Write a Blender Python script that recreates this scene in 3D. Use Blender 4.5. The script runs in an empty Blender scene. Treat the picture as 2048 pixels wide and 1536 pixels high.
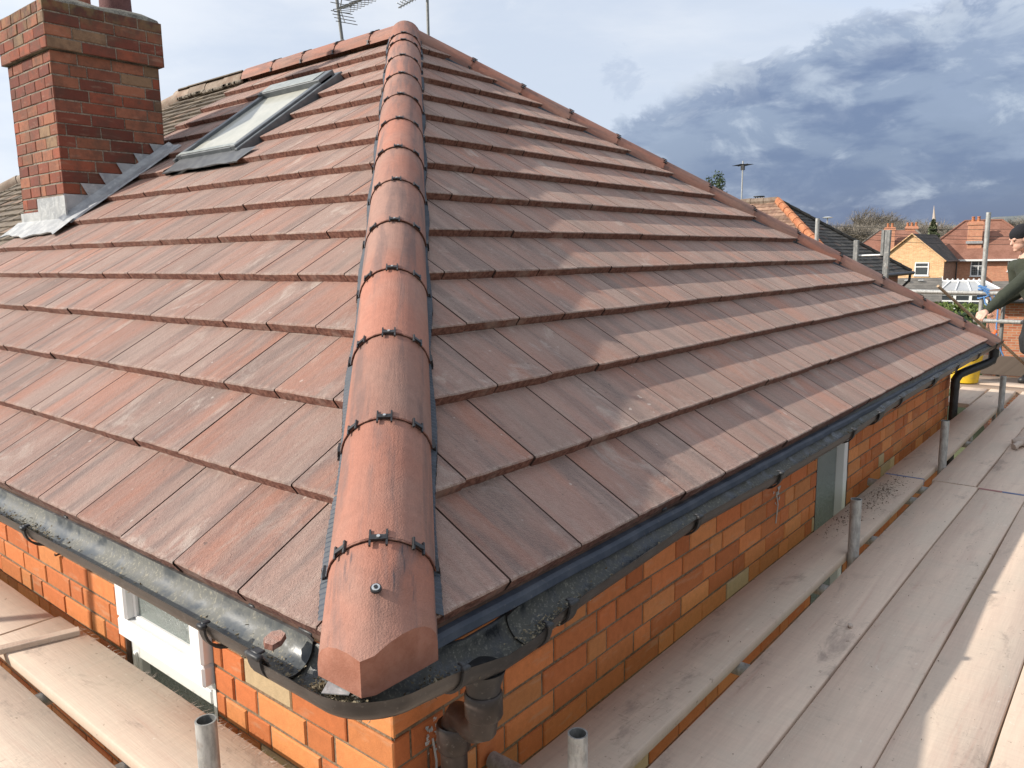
import bpy, math, random
from mathutils import Vector, Matrix
random.seed(7)
R = math.radians
scene = bpy.context.scene
col = scene.collection

# ---------------------------------------------------------------- camera
CR = Vector((0.63602479, -0.7715484, -0.01362104))
CU = Vector((0.13175239, 0.09118383, 0.98707994))
CF = Vector((0.76033794, 0.62960191, -0.15964852))
CAMP = Vector((-0.904815, -1.121997, 0.753763))
cd = bpy.data.cameras.new('camera'); cam = bpy.data.objects.new('camera', cd); col.objects.link(cam)
m = Matrix((CR, CU, -CF)).transposed().to_4x4(); m.translation = CAMP
cam.matrix_world = m
cd.sensor_width = 36; cd.sensor_fit = 'HORIZONTAL'; cd.lens = 27.558; cd.clip_start = 0.05; cd.clip_end = 3000
scene.camera = cam

# ---------------------------------------------------------------- light
SUN = Vector((-1.17, 1.0, 0.905)).normalized()
sl = bpy.data.lights.new('sun', 'SUN'); so = bpy.data.objects.new('sun', sl); col.objects.link(so)
so.rotation_euler = SUN.to_track_quat('Z', 'Y').to_euler()
sl.energy = 5.0; sl.angle = R(0.6); sl.color = (1.0, 0.925, 0.82)
scene.view_settings.view_transform = 'Standard'; scene.view_settings.look = 'None'
scene.view_settings.exposure = 0.16; scene.view_settings.gamma = 1
scene.render.resolution_x = 1024; scene.render.resolution_y = 768


# ---------------------------------------------------------------- node helper
class NT:
    def __init__(s, tree): s.t = tree; s.n = tree.nodes; s.l = tree.links
    def inp(s, sock, v):
        if v is None: return
        if isinstance(v, bpy.types.NodeSocket): s.l.new(v, sock)
        elif isinstance(v, (tuple, list)) and sock.type == 'RGBA' and len(v) == 3: sock.default_value = (*v, 1)
        else: sock.default_value = v
    def node(s, typ, ins=None, out=0, **props):
        n = s.n.new(typ)
        for k, v in props.items(): setattr(n, k, v)
        for k, v in (ins or {}).items(): s.inp(n.inputs[k], v)
        return n.outputs[out]
    def math(s, op, a, b=None, c=None, clamp=False):
        n = s.n.new('ShaderNodeMath'); n.operation = op; n.use_clamp = clamp
        for i, v in enumerate((a, b, c)):
            if v is not None: s.inp(n.inputs[i], v)
        return n.outputs[0]
    def mix(s, f, a, b, blend='MIX'):
        n = s.n.new('ShaderNodeMix'); n.data_type = 'RGBA'; n.blend_type = blend
        s.inp(n.inputs[0], f); s.inp(n.inputs[6], a); s.inp(n.inputs[7], b)
        return n.outputs[2]
    def ss(s, x, lo, hi):
        return s.node('ShaderNodeMapRange', {0: x, 1: lo, 2: hi, 3: 0.0, 4: 1.0}, interpolation_type='SMOOTHSTEP')
    def noise(s, vec, scale, detail=3, rough=.5, dist=0.0, out=0):
        return s.node('ShaderNodeTexNoise', {'Vector': vec, 'Scale': scale, 'Detail': detail, 'Roughness': rough, 'Distortion': dist}, out=out)
    def sep(s, v):
        n = s.n.new('ShaderNodeSeparateXYZ'); s.l.new(v, n.inputs[0]); return n.outputs[0], n.outputs[1], n.outputs[2]
    def comb(s, x, y, z): return s.node('ShaderNodeCombineXYZ', {0: x, 1: y, 2: z})
    def objco(s): return s.node('ShaderNodeTexCoord', out=3)
    def uv(s): return s.node('ShaderNodeUVMap', uv_map='UVMap')
    def attr(s):
        a = s.node('ShaderNodeAttribute', attribute_name='tc', out=0); return s.sep(a)
    def scale(s, v, k): return s.node('ShaderNodeVectorMath', {0: v, 1: (k if isinstance(k, tuple) else (k, k, k))}, operation='MULTIPLY')


def mat(name, fn=None, color=(.5, .5, .5), rough=.8, metal=0.0, bump=0.0, spec=.5, coat=0.0):
    M = bpy.data.materials.new(name); M.use_nodes = True
    t = M.node_tree; t.nodes.clear(); N = NT(t)
    b = t.nodes.new('ShaderNodeBsdfPrincipled'); o = t.nodes.new('ShaderNodeOutputMaterial')
    t.links.new(b.outputs[0], o.inputs[0])
    d = {'Base Color': color, 'Roughness': rough, 'Metallic': metal, 'Specular IOR Level': spec, 'Coat Weight': coat}
    h = None; hd = .002
    if fn:
        r = fn(N)
        h = r.pop('height', None); hd = r.pop('dist', hd); bump = r.pop('bump', bump or .5)
        d.update(r)
    for k, v in d.items(): N.inp(b.inputs[k], v)
    if h is not None:
        N.inp(b.inputs['Normal'], N.node('ShaderNodeBump', {'Strength': bump, 'Distance': hd, 'Height': h}))
    return M


# ---------------------------------------------------------------- sky
w = bpy.data.worlds.new('World'); scene.world = w; w.use_nodes = True
w.node_tree.nodes.clear(); N = NT(w.node_tree)
sky = N.node('ShaderNodeTexSky', sky_type='NISHITA', sun_disc=False, sun_elevation=math.asin(SUN.z),
             sun_rotation=math.atan2(SUN.x, SUN.y), air_density=1.2, dust_density=1.2, ozone_density=1.5)
gen = N.node('ShaderNodeTexCoord', out=0)
x, y, z = N.sep(gen)
az = N.math('MULTIPLY', N.math('ARCTAN2', x, y), 57.2958)
el = N.math('MULTIPLY', N.math('ARCSINE', z), 57.2958)
# cloud texture space: direction projected on a sphere, flattened
cv = N.comb(N.math('MULTIPLY', az, .045), N.math('MULTIPLY', el, .075), 0.3)
n1 = N.noise(cv, 1.6, 9, .60, .35)
n2 = N.noise(cv, 4.5, 8, .62, .4)
n3 = N.noise(N.scale(cv, (1.0, 1.9, 1.0)), 1.1, 6, .55, .2)
# storm bank: top edge rises towards the right of the view
top = N.math('ADD', N.node('ShaderNodeMapRange', {0: az, 1: 54.0, 2: 72.0, 3: 8.6, 4: 14.6}),
             N.math('ADD', N.math('MULTIPLY', N.math('SUBTRACT', n2, .5), 7.5), N.math('MULTIPLY', N.math('SUBTRACT', n1, .5), 4.5)))
bank = N.ss(N.math('SUBTRACT', top, el), -.5, .9)
side = N.ss(az, 30.0, 48.0)
bank = N.math('MULTIPLY', bank, side)
# small detached puff
dx = N.math('DIVIDE', N.math('SUBTRACT', az, 58.2), 1.6); dy = N.math('DIVIDE', N.math('SUBTRACT', el, 11.9), 2.0)
pr = N.math('ADD', N.math('POWER', dx, 2.0), N.math('POWER', dy, 2.0))
puff = N.ss(N.math('ADD', N.math('SUBTRACT', .85, pr), N.math('MULTIPLY', N.math('SUBTRACT', n2, .5), 11.0)), .1, 1.2)
puff = N.math('MULTIPLY', N.math('MULTIPLY', puff, .40), N.ss(pr, 3.2, 1.2))
light = N.mix(N.ss(n3, .35, .65), (.58, .65, .77), (.73, .77, .84))
light = N.mix(N.ss(n1, .55, .75), light, (.86, .88, .92))
blue = N.mix(N.ss(el, 8.0, 30.0), (.46, .60, .82), (.30, .45, .75))
gap = N.math('MULTIPLY', N.ss(n3, .40, .60), N.ss(az, 60.0, 78.0))
gap = N.math('MULTIPLY', gap, N.ss(el, 13.0, 16.0))
light = N.mix(N.math('MULTIPLY', gap, .8), light, blue)
# brighter towards the sun
sd = N.node('ShaderNodeVectorMath', {0: gen, 1: tuple(SUN)}, operation='DOT_PRODUCT', out=1)
glow = N.math('ADD', 1.08, N.math('MULTIPLY', N.math('POWER', N.math('MAXIMUM', sd, 0.0), 2.5), 1.0))
light = N.mix(1.0, light, N.comb(glow, glow, glow), 'MULTIPLY')
low = N.mix(N.ss(el, 0.5, 10.5), (.12, .17, .31), (.29, .36, .50))
low = N.mix(N.ss(n1, .42, .62), low, (.30, .37, .52))
low = N.mix(N.math('MULTIPLY', N.ss(n2, .50, .68), .75), low, (.54, .61, .72))
low = N.mix(N.math('MULTIPLY', N.ss(N.noise(N.scale(cv, (1.3, 2.2, 1.0)), 2.1, 5, .55), .46, .62), .75), low, (.13, .185, .34))
edge = N.math('MULTIPLY', bank, N.ss(N.math('SUBTRACT', top, el), 2.6, .2))
low = N.mix(N.math('MULTIPLY', edge, .35), low, (.48, .56, .70))
br = N.math('MULTIPLY', N.math('MULTIPLY', N.ss(N.math('SUBTRACT', top, el), 3.2, .2), N.ss(n2, .5, .6)), .6)
low = N.mix(N.math('MULTIPLY', N.ss(az, 70.0, 54.0), .45), low, (.42, .50, .64))
low = N.mix(br, low, (.72, .78, .86))
hz = N.math('MULTIPLY', N.ss(el, 3.2, .6), N.ss(n1, .42, .6))
low = N.mix(N.math('MULTIPLY', hz, .55), low, (.42, .49, .60))
cl = N.mix(bank, light, low)
cl = N.mix(puff, cl, (.42, .50, .66))
back = N.ss(N.math('ABSOLUTE', N.math('SUBTRACT', N.math('ABSOLUTE', N.math('SUBTRACT', az, 20.0)), 180.0)), 118.0, 70.0)
cl = N.mix(N.math('MULTIPLY', back, .6), cl, (.66, .67, .70))
cl10 = N.scale(cl, 10.0)
fin = N.mix(.88, sky, cl10)
fin = N.mix(N.ss(z, -.02, .0), (1.6, 1.5, 1.3), fin)
bg = N.node('ShaderNodeBackground', {'Color': fin, 'Strength': .1})
w.node_tree.links.new(bg, w.node_tree.nodes.new('ShaderNodeOutputWorld').inputs[0])


# ---------------------------------------------------------------- mesh helper
class MB:
    def __init__(s): s.v = []; s.f = []; s.m = []; s.uv = []; s.c = []
    def face(s, pts, mi=0, uv=None, c=(0, 0, 0)):
        b = len(s.v); s.v += [tuple(p) for p in pts]; s.f.append(tuple(range(b, b + len(pts))))
        s.m.append(mi); s.uv.append(uv or [(0, 0)] * len(pts)); s.c.append(c)
    def mesh(s, verts, faces, mi=0, c=(0, 0, 0), uvf=None):
        b = len(s.v); s.v += [tuple(p) for p in verts]
        for f in faces:
            s.f.append(tuple(b + i for i in f)); s.m.append(mi); s.c.append(c)
            s.uv.append([uvf(verts[i]) for i in f] if uvf else [(0, 0)] * len(f))
    def box(s, c, sz, ax=None, mi=0, col=(0, 0, 0), bev=0.0):
        """box centred c, size sz, axes ax (3 vectors)"""
        ax = ax or (Vector((1, 0, 0)), Vector((0, 1, 0)), Vector((0, 0, 1))); c = Vector(c)
        hx, hy, hz = sz[0] / 2, sz[1] / 2, sz[2] / 2
        def P(a, b, d): return c + ax[0] * a + ax[1] * b + ax[2] * d
        if bev <= 0:
            vs = [P(a * hx, b * hy, d * hz) for d in (-1, 1) for b in (-1, 1) for a in (-1, 1)]
            s.mesh(vs, [(0, 2, 3, 1), (4, 5, 7, 6), (0, 1, 5, 4), (2, 6, 7, 3), (0, 4, 6, 2), (1, 3, 7, 5)], mi, col,
                   lambda p: ((Vector(p) - c).dot(ax[0]) + c.dot(ax[0]), (Vector(p) - c).dot(ax[1]) + (Vector(p) - c).dot(ax[2]) + c.dot(ax[1])))
        else:
            b_ = min(bev, hx * .9, hy * .9, hz * .9)
            vs = []
            idx = {}
            for sx in (-1, 1):
                for sy in (-1, 1):
                    for sz_ in (-1, 1):
                        for k in range(3):
                            h = [hx, hy, hz]; q = [sx * (hx - b_), sy * (hy - b_), sz_ * (hz - b_)]
                            q[k] = (sx, sy, sz_)[k] * h[k]
                            idx[(sx, sy, sz_, k)] = len(vs); vs.append(P(*q))
            fs = []
            for k in range(3):
                for sgn in (-1, 1):
                    o = [i for i in range(3) if i != k]; ring = []
                    for (a, b2) in ((-1, -1), (1, -1), (1, 1), (-1, 1)):
                        key = [0, 0, 0]; key[k] = sgn; key[o[0]] = a; key[o[1]] = b2
                        ring.append(idx[(*key, k)])
                    fs.append(tuple(ring))
            for k in range(3):          # edges parallel to axis k
                o = [i for i in range(3) if i != k]
                for a in (-1, 1):
                    for b2 in (-1, 1):
                        def K(e, f):
                            key = [0, 0, 0]; key[k] = e; key[o[0]] = a; key[o[1]] = b2; return idx[(*key, f)]
                        fs.append((K(-1, o[0]), K(1, o[0]), K(1, o[1]), K(-1, o[1])))
            for sx in (-1, 1):
                for sy in (-1, 1):
                    for sz_ in (-1, 1): fs.append(tuple(idx[(sx, sy, sz_, k)] for k in range(3)))
            out = []
            for f in fs:                # outward orientation
                ps = [vs[i] for i in f]; n = (ps[1] - ps[0]).cross(ps[2] - ps[0]); ctr = sum(ps, Vector()) / len(ps)
                out.append(f if n.dot(ctr - c) > 0 else tuple(reversed(f)))
            s.mesh(vs, out, mi, col, lambda p: ((Vector(p)).dot(ax[0]), (Vector(p)).dot(ax[1]) + (Vector(p) - c).dot(ax[2])))
    def tube(s, pts, r, n=10, mi=0, cap=True, col=(0, 0, 0), r2=None):
        pts = [Vector(p) for p in pts]; k = len(pts); rings = []
        d0 = (pts[1] - pts[0]).normalized()
        up = Vector((0, 0, 1)) if abs(d0.z) < .9 else Vector((1, 0, 0))
        a = d0.cross(up).normalized()
        for i, p in enumerate(pts):
            d = ((pts[min(i + 1, k - 1)] - pts[max(i - 1, 0)])).normalized()
            a = (a - d * a.dot(d)).normalized(); b = d.cross(a)
            rr = r if not isinstance(r, (list, tuple)) else r[i]
            rings.append([p + (a * math.cos(t) + b * math.sin(t)) * rr for t in [2 * math.pi * j / n for j in range(n)]])
        vs = [v for rg in rings for v in rg]; fs = []
        for i in range(k - 1):
            for j in range(n):
                j2 = (j + 1) % n
                fs.append((i * n + j, i * n + j2, (i + 1) * n + j2, (i + 1) * n + j))
        if cap:
            fs.append(tuple(reversed(range(n)))); fs.append(tuple((k - 1) * n + j for j in range(n)))
        s.mesh(vs, fs, mi, col)
    def sweep(s, frames, prof, closed=True, mi=0, cap=True, col=(0, 0, 0), mis=None):
        """frames: (origin, ax, ay); prof list of (x,y)"""
        n = len(prof); vs = []
        for (o, a, b) in frames:
            for (px, py) in prof: vs.append(o + a * px + b * py)
        for i in range(len(frames) - 1):
            for j in range(n if closed else n - 1):
                j2 = (j + 1) % n
                s.face([vs[i * n + j], vs[i * n + j2], vs[(i + 1) * n + j2], vs[(i + 1) * n + j]], mis[j] if mis else mi,
                       [(j / n, i), (j2 / n, i), (j2 / n, i + 1), (j / n, i + 1)], col)
        if cap and closed:
            s.face([vs[j] for j in reversed(range(n))], mi, c=col)
            s.face([vs[(len(frames) - 1) * n + j] for j in range(n)], mi, c=col)


def build(name, mb, mats, parent=None, origin=None, label=None, cat=None, group=None, kind=None, smooth=None, local=False):
    mats = mats if isinstance(mats, (list, tuple)) else [mats]
    if origin is not None: o = Vector(origin)
    elif parent is not None and not local:
        o = Vector(); p = parent
        while p is not None: o += p.location; p = p.parent
    else: o = Vector()
    me = bpy.data.meshes.new(name)
    me.from_pydata([tuple(Vector(v) - o) for v in mb.v], [], mb.f)
    for k in mats: me.materials.append(k)
    me.polygons.foreach_set('material_index', mb.m)
    uvl = me.uv_layers.new(name='UVMap')
    flat = [c for u in mb.uv for t in u for c in t]
    uvl.data.foreach_set('uv', flat)
    ca = me.color_attributes.new('tc', 'FLOAT_COLOR', 'CORNER')
    cf = []
    for f, c in zip(mb.f, mb.c): cf += [c[0], c[1], c[2], 1.0] * len(f)
    ca.data.foreach_set('color', cf)
    if smooth is not None:
        import bmesh
        bm = bmesh.new(); bm.from_mesh(me); bmesh.ops.remove_doubles(bm, verts=bm.verts, dist=1e-5)
        bm.to_mesh(me); bm.free()
        me.shade_smooth(); me.set_sharp_from_angle(angle=R(smooth))
    me.validate(); me.update()
    ob = bpy.data.objects.new(name, me); col.objects.link(ob)
    if parent is not None: ob.parent = parent
    elif origin is not None: ob.location = o
    tag(ob, label, cat, group, kind)
    return ob


def tag(o, label=None, cat=None, group=None, kind=None):
    if label: o['label'] = label
    if cat: o['category'] = cat
    if group: o['group'] = group
    if kind: o['kind'] = kind
    return o


def thing(name, label, cat, loc=(0, 0, 0), group=None, rz=0.0):
    o = bpy.data.objects.new(name, None); col.objects.link(o); o.location = loc; o.rotation_euler = (0, 0, rz)
    o.empty_display_size = .1
    return tag(o, label, cat, group)


def dup(root, loc, rz=0.0, sc=1.0, label=None, group=None):
    def rec(o, p):
        c = o.copy(); col.objects.link(c); c.parent = p
        for ch in list(o.children): rec(ch, c)
        return c
    r = rec(root, None); r.location = loc; r.rotation_euler = (0, 0, rz); r.scale = (sc, sc, sc)
    if label: r['label'] = label
    if group: r['group'] = group
    return r


def ray(px, py): return CF + CR * ((px - 1024) / 1567.74) - CU * ((py - 768) / 1567.74)
def at(px, py, t): return CAMP + ray(px, py) * t


def clip(poly, a, b, c):
    """keep a*u+b*s+c>=0 of a polygon of (u,s,...)"""
    out = []
    n = len(poly)
    for i in range(n):
        p, q = poly[i], poly[(i + 1) % n]
        dp = a * p[0] + b * p[1] + c; dq = a * q[0] + b * q[1] + c
        if dp >= 0: out.append(p)
        if (dp >= 0) != (dq >= 0):
            t = dp / (dp - dq); out.append((p[0] + (q[0] - p[0]) * t, p[1] + (q[1] - p[1]) * t))
    return out
# ---------------------------------------------------------------- materials
def m_tile(N, pale=1.0, bright=1.0):
    r, g, b = N.attr(); u, v, _ = N.sep(N.uv())
    su = N.math('ADD', u, N.math('MULTIPLY', r, 37.0)); sv = N.math('ADD', v, N.math('MULTIPLY', g, 19.0))
    s1 = N.noise(N.comb(N.math('MULTIPLY', su, 9.0), N.math('MULTIPLY', sv, .9), b), 1.0, 6, .66, .5)
    s2 = N.noise(N.comb(N.math('MULTIPLY', su, 4.5), N.math('MULTIPLY', sv, .8), N.math('ADD', b, 5.0)), 1.0, 4, .6, .4)
    s3 = N.noise(N.comb(N.math('MULTIPLY', su, 6.0), N.math('MULTIPLY', sv, 4.2), b), 1.0, 6, .7, .9)
    s4 = N.noise(N.comb(N.math('MULTIPLY', su, 40.0), N.math('MULTIPLY', sv, 6.0), b), 1.0, 4, .7, .2)
    c = N.mix(N.ss(s2, .34, .68), (.345, .185, .145), (.32, .225, .19))
    c = N.mix(N.math('MULTIPLY', N.ss(s1, .45, .64), .8), c, (.165, .125, .115))
    c = N.mix(N.math('MULTIPLY', N.ss(s2, .48, .32), .65), c, (.395, .17, .11))
    c = N.mix(N.math('MULTIPLY', N.ss(s4, .42, .68), .22), c, (.46, .36, .30))
    pl = N.math('MULTIPLY', N.ss(s3, .52, .70), N.math('ADD', .15, N.math('MULTIPLY', N.ss(b, .35, .95), .65)))
    c = N.mix(N.math('MULTIPLY', pl, pale), c, (.50, .42, .365))
    oc = N.objco()
    gr = N.noise(oc, 300.0, 2, .6); gr2 = N.noise(oc, 60.0, 5, .7); gr3 = N.noise(oc, 1.7, 3, .6)
    fr = N.math('FRACT', N.math('DIVIDE', N.math('ADD', v, .004), 0.303533746))
    lip = N.math('MULTIPLY', N.ss(fr, .075, .012), N.ss(gr2, .40, .62))
    c = N.mix(N.math('MULTIPLY', lip, .42), c, (.55, .44, .37))
    k = N.math('ADD', .52, N.math('ADD', N.math('MULTIPLY', gr, .50), N.math('MULTIPLY', gr2, .42)))
    k = N.math('MULTIPLY', k, N.math('ADD', .86, N.math('MULTIPLY', r, .22)))
    k = N.math('MULTIPLY', k, N.math('ADD', .90, N.math('MULTIPLY', gr3, .2)))
    c = N.mix(1.0, c, N.comb(k, k, k), 'MULTIPLY')
    sp = N.ss(N.noise(oc, 26.0, 2, .5), .745, .77)
    c = N.mix(N.math('MULTIPLY', sp, .6), c, (.62, .56, .5))
    dkp = N.ss(N.noise(oc, 34.0, 2, .5), .27, .25)
    c = N.mix(N.math('MULTIPLY', dkp, .55), c, (.07, .055, .05))
    return {'Base Color': c, 'Roughness': .86, 'height': N.math('ADD', gr, N.math('MULTIPLY', gr2, 1.2)), 'dist': .007, 'bump': .85, 'Specular IOR Level': .3,
            'Sheen Weight': .45, 'Sheen Roughness': .45, 'Sheen Tint': (.85, .62, .52)}


def m_edge(N):
    oc = N.objco(); n = N.noise(oc, 60.0, 4, .65); n2 = N.noise(oc, 9.0, 3, .5)
    c = N.mix(N.ss(n, .35, .65), (.12, .045, .032), (.26, .12, .085))
    c = N.mix(N.math('MULTIPLY', N.ss(n2, .54, .72), .4), c, (.38, .28, .23))
    return {'Base Color': c, 'Roughness': .95, 'height': n, 'dist': .006, 'bump': .8}


def m_cap(N):
    r, g, b = N.attr(); oc = N.objco(); u, v, _ = N.sep(N.uv())
    s1 = N.noise(N.comb(N.math('MULTIPLY', u, 16.0), N.math('ADD', N.math('MULTIPLY', v, 1.8), N.math('MULTIPLY', r, 30.0)), b), 1.0, 5, .62, .3)
    fine = N.noise(N.comb(N.math('MULTIPLY', u, 90.0), N.math('ADD', N.math('MULTIPLY', v, 6.0), N.math('MULTIPLY', r, 30.0)), b), 1.0, 3, .6, .1)
    s2 = N.noise(N.comb(N.math('MULTIPLY', u, 3.0), N.math('ADD', N.math('MULTIPLY', v, 2.0), N.math('MULTIPLY', g, 30.0)), b), 1.0, 4, .5, .2)
    c = N.mix(N.ss(s2, .35, .7), (.335, .145, .10), (.31, .18, .14))
    c = N.mix(N.math('MULTIPLY', N.ss(s1, .46, .66), .8), c, (.175, .11, .095))
    dk = N.math('MULTIPLY', N.math('MULTIPLY', N.ss(fine, .56, .68), N.ss(s1, .46, .62)), N.ss(g, .45, .95))
    c = N.mix(N.math('MULTIPLY', dk, .85), c, (.07, .06, .065))
    gr = N.noise(oc, 260.0, 2, .6); gr2 = N.noise(oc, 40.0, 4, .65)
    k = N.math('MULTIPLY', N.math('ADD', .60, N.math('ADD', N.math('MULTIPLY', gr, .38), N.math('MULTIPLY', gr2, .42))), N.math('ADD', .86, N.math('MULTIPLY', b, .25)))
    c = N.mix(1.0, c, N.comb(k, k, k), 'MULTIPLY')
    return {'Base Color': c, 'Roughness': .78, 'height': N.math('ADD', gr, N.math('MULTIPLY', fine, .7)), 'dist': .003, 'bump': .6, 'Specular IOR Level': .35}


def m_brick(N, cols, dirt=0.0, dz=2.2):
    r, g, b = N.attr(); oc = N.objco()
    c = N.mix(N.ss(r, 0.0, .5), cols[0], cols[1]); c = N.mix(N.ss(r, .5, .86), c, cols[2])
    c = N.mix(N.math('GREATER_THAN', r, .965), c, cols[3])
    n = N.noise(oc, 34.0, 5, .65, .4); gr = N.noise(oc, 240.0, 3, .6)
    k = N.math('MULTIPLY', N.math('ADD', .62, N.math('ADD', N.math('MULTIPLY', n, .5), N.math('MULTIPLY', gr, .26))), N.math('ADD', .82, N.math('MULTIPLY', g, .34)))
    c = N.mix(1.0, c, N.comb(k, k, k), 'MULTIPLY')
    st = N.noise(N.scale(oc, (2.0, 2.0, 9.0)), 3.0, 4, .6)
    c = N.mix(N.math('MULTIPLY', N.ss(st, .56, .72), .35), c, cols[4])
    if dirt:
        gx, gy, gz = N.sep(N.node('ShaderNodeNewGeometry', out=0))
        dn = N.noise(oc, 6.0, 5, .7); c = N.mix(N.math('MULTIPLY', N.ss(N.noise(oc, 5.0, 6, .75), .44, .62), .5), c, (.085, .05, .038))
        fac = N.math('MULTIPLY', N.ss(N.math('ADD', gz, N.math('MULTIPLY', N.math('SUBTRACT', dn, .5), .7)), dz, dz + .32), .8)
        c = N.mix(fac, c, N.mix(N.ss(N.noise(oc, 14.0, 3, .5), .4, .62), (.06, .05, .04), (.19, .16, .075)))
        c = N.mix(N.math('MULTIPLY', N.ss(N.noise(oc, 3.0, 4, .7), .5, .7), .4), c, (.10, .075, .055))
    return {'Base Color': c, 'Roughness': .88, 'height': N.math('ADD', N.math('MULTIPLY', n, 1.0), gr), 'dist': .002, 'bump': .55, 'Specular IOR Level': .3}


def m_mortar(N, a=(.14, .095, .055), b=(.26, .185, .115)):
    oc = N.objco(); n = N.noise(oc, 90.0, 5, .7); n2 = N.noise(oc, 9.0, 3, .6)
    return {'Base Color': N.mix(N.ss(N.math('ADD', N.math('MULTIPLY', n, .6), N.math('MULTIPLY', n2, .4)), .4, .6), a, b), 'Roughness': .95, 'height': n, 'dist': .006, 'bump': .7}


def m_wood(N, tint=(1, 1, 1)):
    r, g, b = N.attr(); u, v, _ = N.sep(N.uv())
    uu = N.math('ADD', u, N.math('MULTIPLY', r, 9.0)); vv = N.math('ADD', v, N.math('MULTIPLY', g, 7.0))
    gr = N.noise(N.comb(N.math('MULTIPLY', uu, 1.1), N.math('MULTIPLY', vv, 17.0), b), 1.0, 6, .62, .9)
    fine = N.noise(N.comb(N.math('MULTIPLY', uu, 9.0), N.math('MULTIPLY', vv, 190.0), b), 1.0, 3, .6)
    saw = N.noise(N.comb(N.math('MULTIPLY', uu, 75.0), N.math('MULTIPLY', vv, 5.0), b), 1.0, 3, .6, .4)
    bl = N.noise(N.comb(N.math('MULTIPLY', uu, 2.3), N.math('MULTIPLY', vv, 5.0), N.math('ADD', b, 3.0)), 1.0, 5, .65, .3)
    dk = N.noise(N.comb(N.math('MULTIPLY', uu, 3.1), N.math('MULTIPLY', vv, 7.0), N.math('ADD', b, 8.0)), 1.0, 5, .7, .6)
    c = N.mix(N.ss(gr, .30, .72), (.62, .49, .385), (.54, .415, .33))
    c = N.mix(N.math('MULTIPLY', N.ss(bl, .42, .66), .65), c, (.54, .45, .36))
    c = N.mix(N.math('MULTIPLY', N.ss(gr, .60, .72), .35), c, (.50, .29, .22))
    c = N.mix(N.math('MULTIPLY', N.ss(dk, .56, .74), .62), c, (.24, .19, .16))
    scr = N.noise(N.comb(N.math('MULTIPLY', uu, 16.0), N.math('MULTIPLY', vv, 4.0), N.math('ADD', b, 18.0)), 1.0, 2, .5, 1.8)
    scr = N.math('MULTIPLY', N.ss(N.math('ABSOLUTE', N.math('SUBTRACT', scr, .5)), .006, .001), N.ss(dk, .5, .6))
    c = N.mix(N.math('MULTIPLY', scr, .45), c, (.2, .15, .12))
    k = N.math('ADD', .78, N.math('ADD', N.math('MULTIPLY', fine, .16), N.math('ADD', N.math('MULTIPLY', saw, .16), N.math('MULTIPLY', r, .10))))
    sp = N.noise(N.comb(N.math('MULTIPLY', uu, 30.0), N.math('MULTIPLY', vv, 40.0), b), 1.0, 3, .6)
    c = N.mix(N.math('MULTIPLY', N.ss(sp, .68, .74), .5), c, (.17, .12, .09)); c = N.mix(N.math('MULTIPLY', N.ss(sp, .31, .26), .4), c, (.72, .66, .58))
    c = N.mix(1.0, c, N.comb(k, k, k), 'MULTIPLY'); c = N.mix(1.0, c, tint, 'MULTIPLY')
    return {'Base Color': c, 'Roughness': .85, 'height': N.math('ADD', fine, N.math('ADD', saw, gr)), 'dist': .0015, 'bump': .5, 'Specular IOR Level': .3}


def m_galv(N, c0=(.30, .30, .285), c1=(.46, .46, .44)):
    oc = N.objco(); n = N.noise(N.scale(oc, (3, 3, 1.0)), 22.0, 5, .65); n2 = N.noise(oc, 120.0, 3, .6)
    c = N.mix(N.ss(n, .35, .65), c0, c1)
    c = N.mix(N.math('MULTIPLY', N.ss(N.noise(oc, 30.0, 4, .7), .58, .7), .5), c, (.55, .53, .48))
    c = N.mix(N.math('MULTIPLY', N.ss(N.noise(oc, 17.0, 3, .7), .6, .72), .4), c, (.20, .12, .08))
    return {'Base Color': c, 'Roughness': N.math('ADD', .42, N.math('MULTIPLY', n2, .3)), 'Metallic': .35, 'height': n2, 'dist': .0006, 'bump': .4}


def m_lead(N, a=(.28, .29, .31), b=(.40, .41, .42)):
    oc = N.objco(); n = N.noise(oc, 9.0, 5, .6, .5)
    c = N.mix(N.ss(n, .35, .65), a, b)
    c = N.mix(N.math('MULTIPLY', N.ss(N.noise(oc, 22.0, 5, .7), .52, .68), .5), c, (.56, .56, .55))
    return {'Base Color': c, 'Roughness': .55, 'Metallic': .15, 'height': n, 'dist': .02, 'bump': .5}


def m_gutin(N):
    oc = N.objco(); n = N.noise(oc, 11.0, 6, .7, .3); sp = N.noise(oc, 120.0, 4, .7)
    c = N.mix(N.ss(n, .36, .60), (.022, .025, .028), (.10, .10, .085))
    c = N.mix(N.math('MULTIPLY', N.ss(sp, .52, .66), N.ss(n, .35, .6)), c, (.24, .23, .19))
    return {'Base Color': c, 'Roughness': N.math('ADD', .22, N.math('MULTIPLY', N.ss(n, .35, .6), .55)), 'height': sp, 'dist': .002, 'bump': .5}


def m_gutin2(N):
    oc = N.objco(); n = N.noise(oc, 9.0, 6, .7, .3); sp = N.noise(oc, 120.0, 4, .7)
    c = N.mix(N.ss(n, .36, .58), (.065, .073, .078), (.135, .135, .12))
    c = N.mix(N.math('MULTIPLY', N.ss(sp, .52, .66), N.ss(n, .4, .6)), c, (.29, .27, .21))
    return {'Base Color': c, 'Roughness': N.math('ADD', .32, N.math('MULTIPLY', N.ss(n, .35, .6), .45)), 'height': sp, 'dist': .0012, 'bump': .3}


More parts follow.
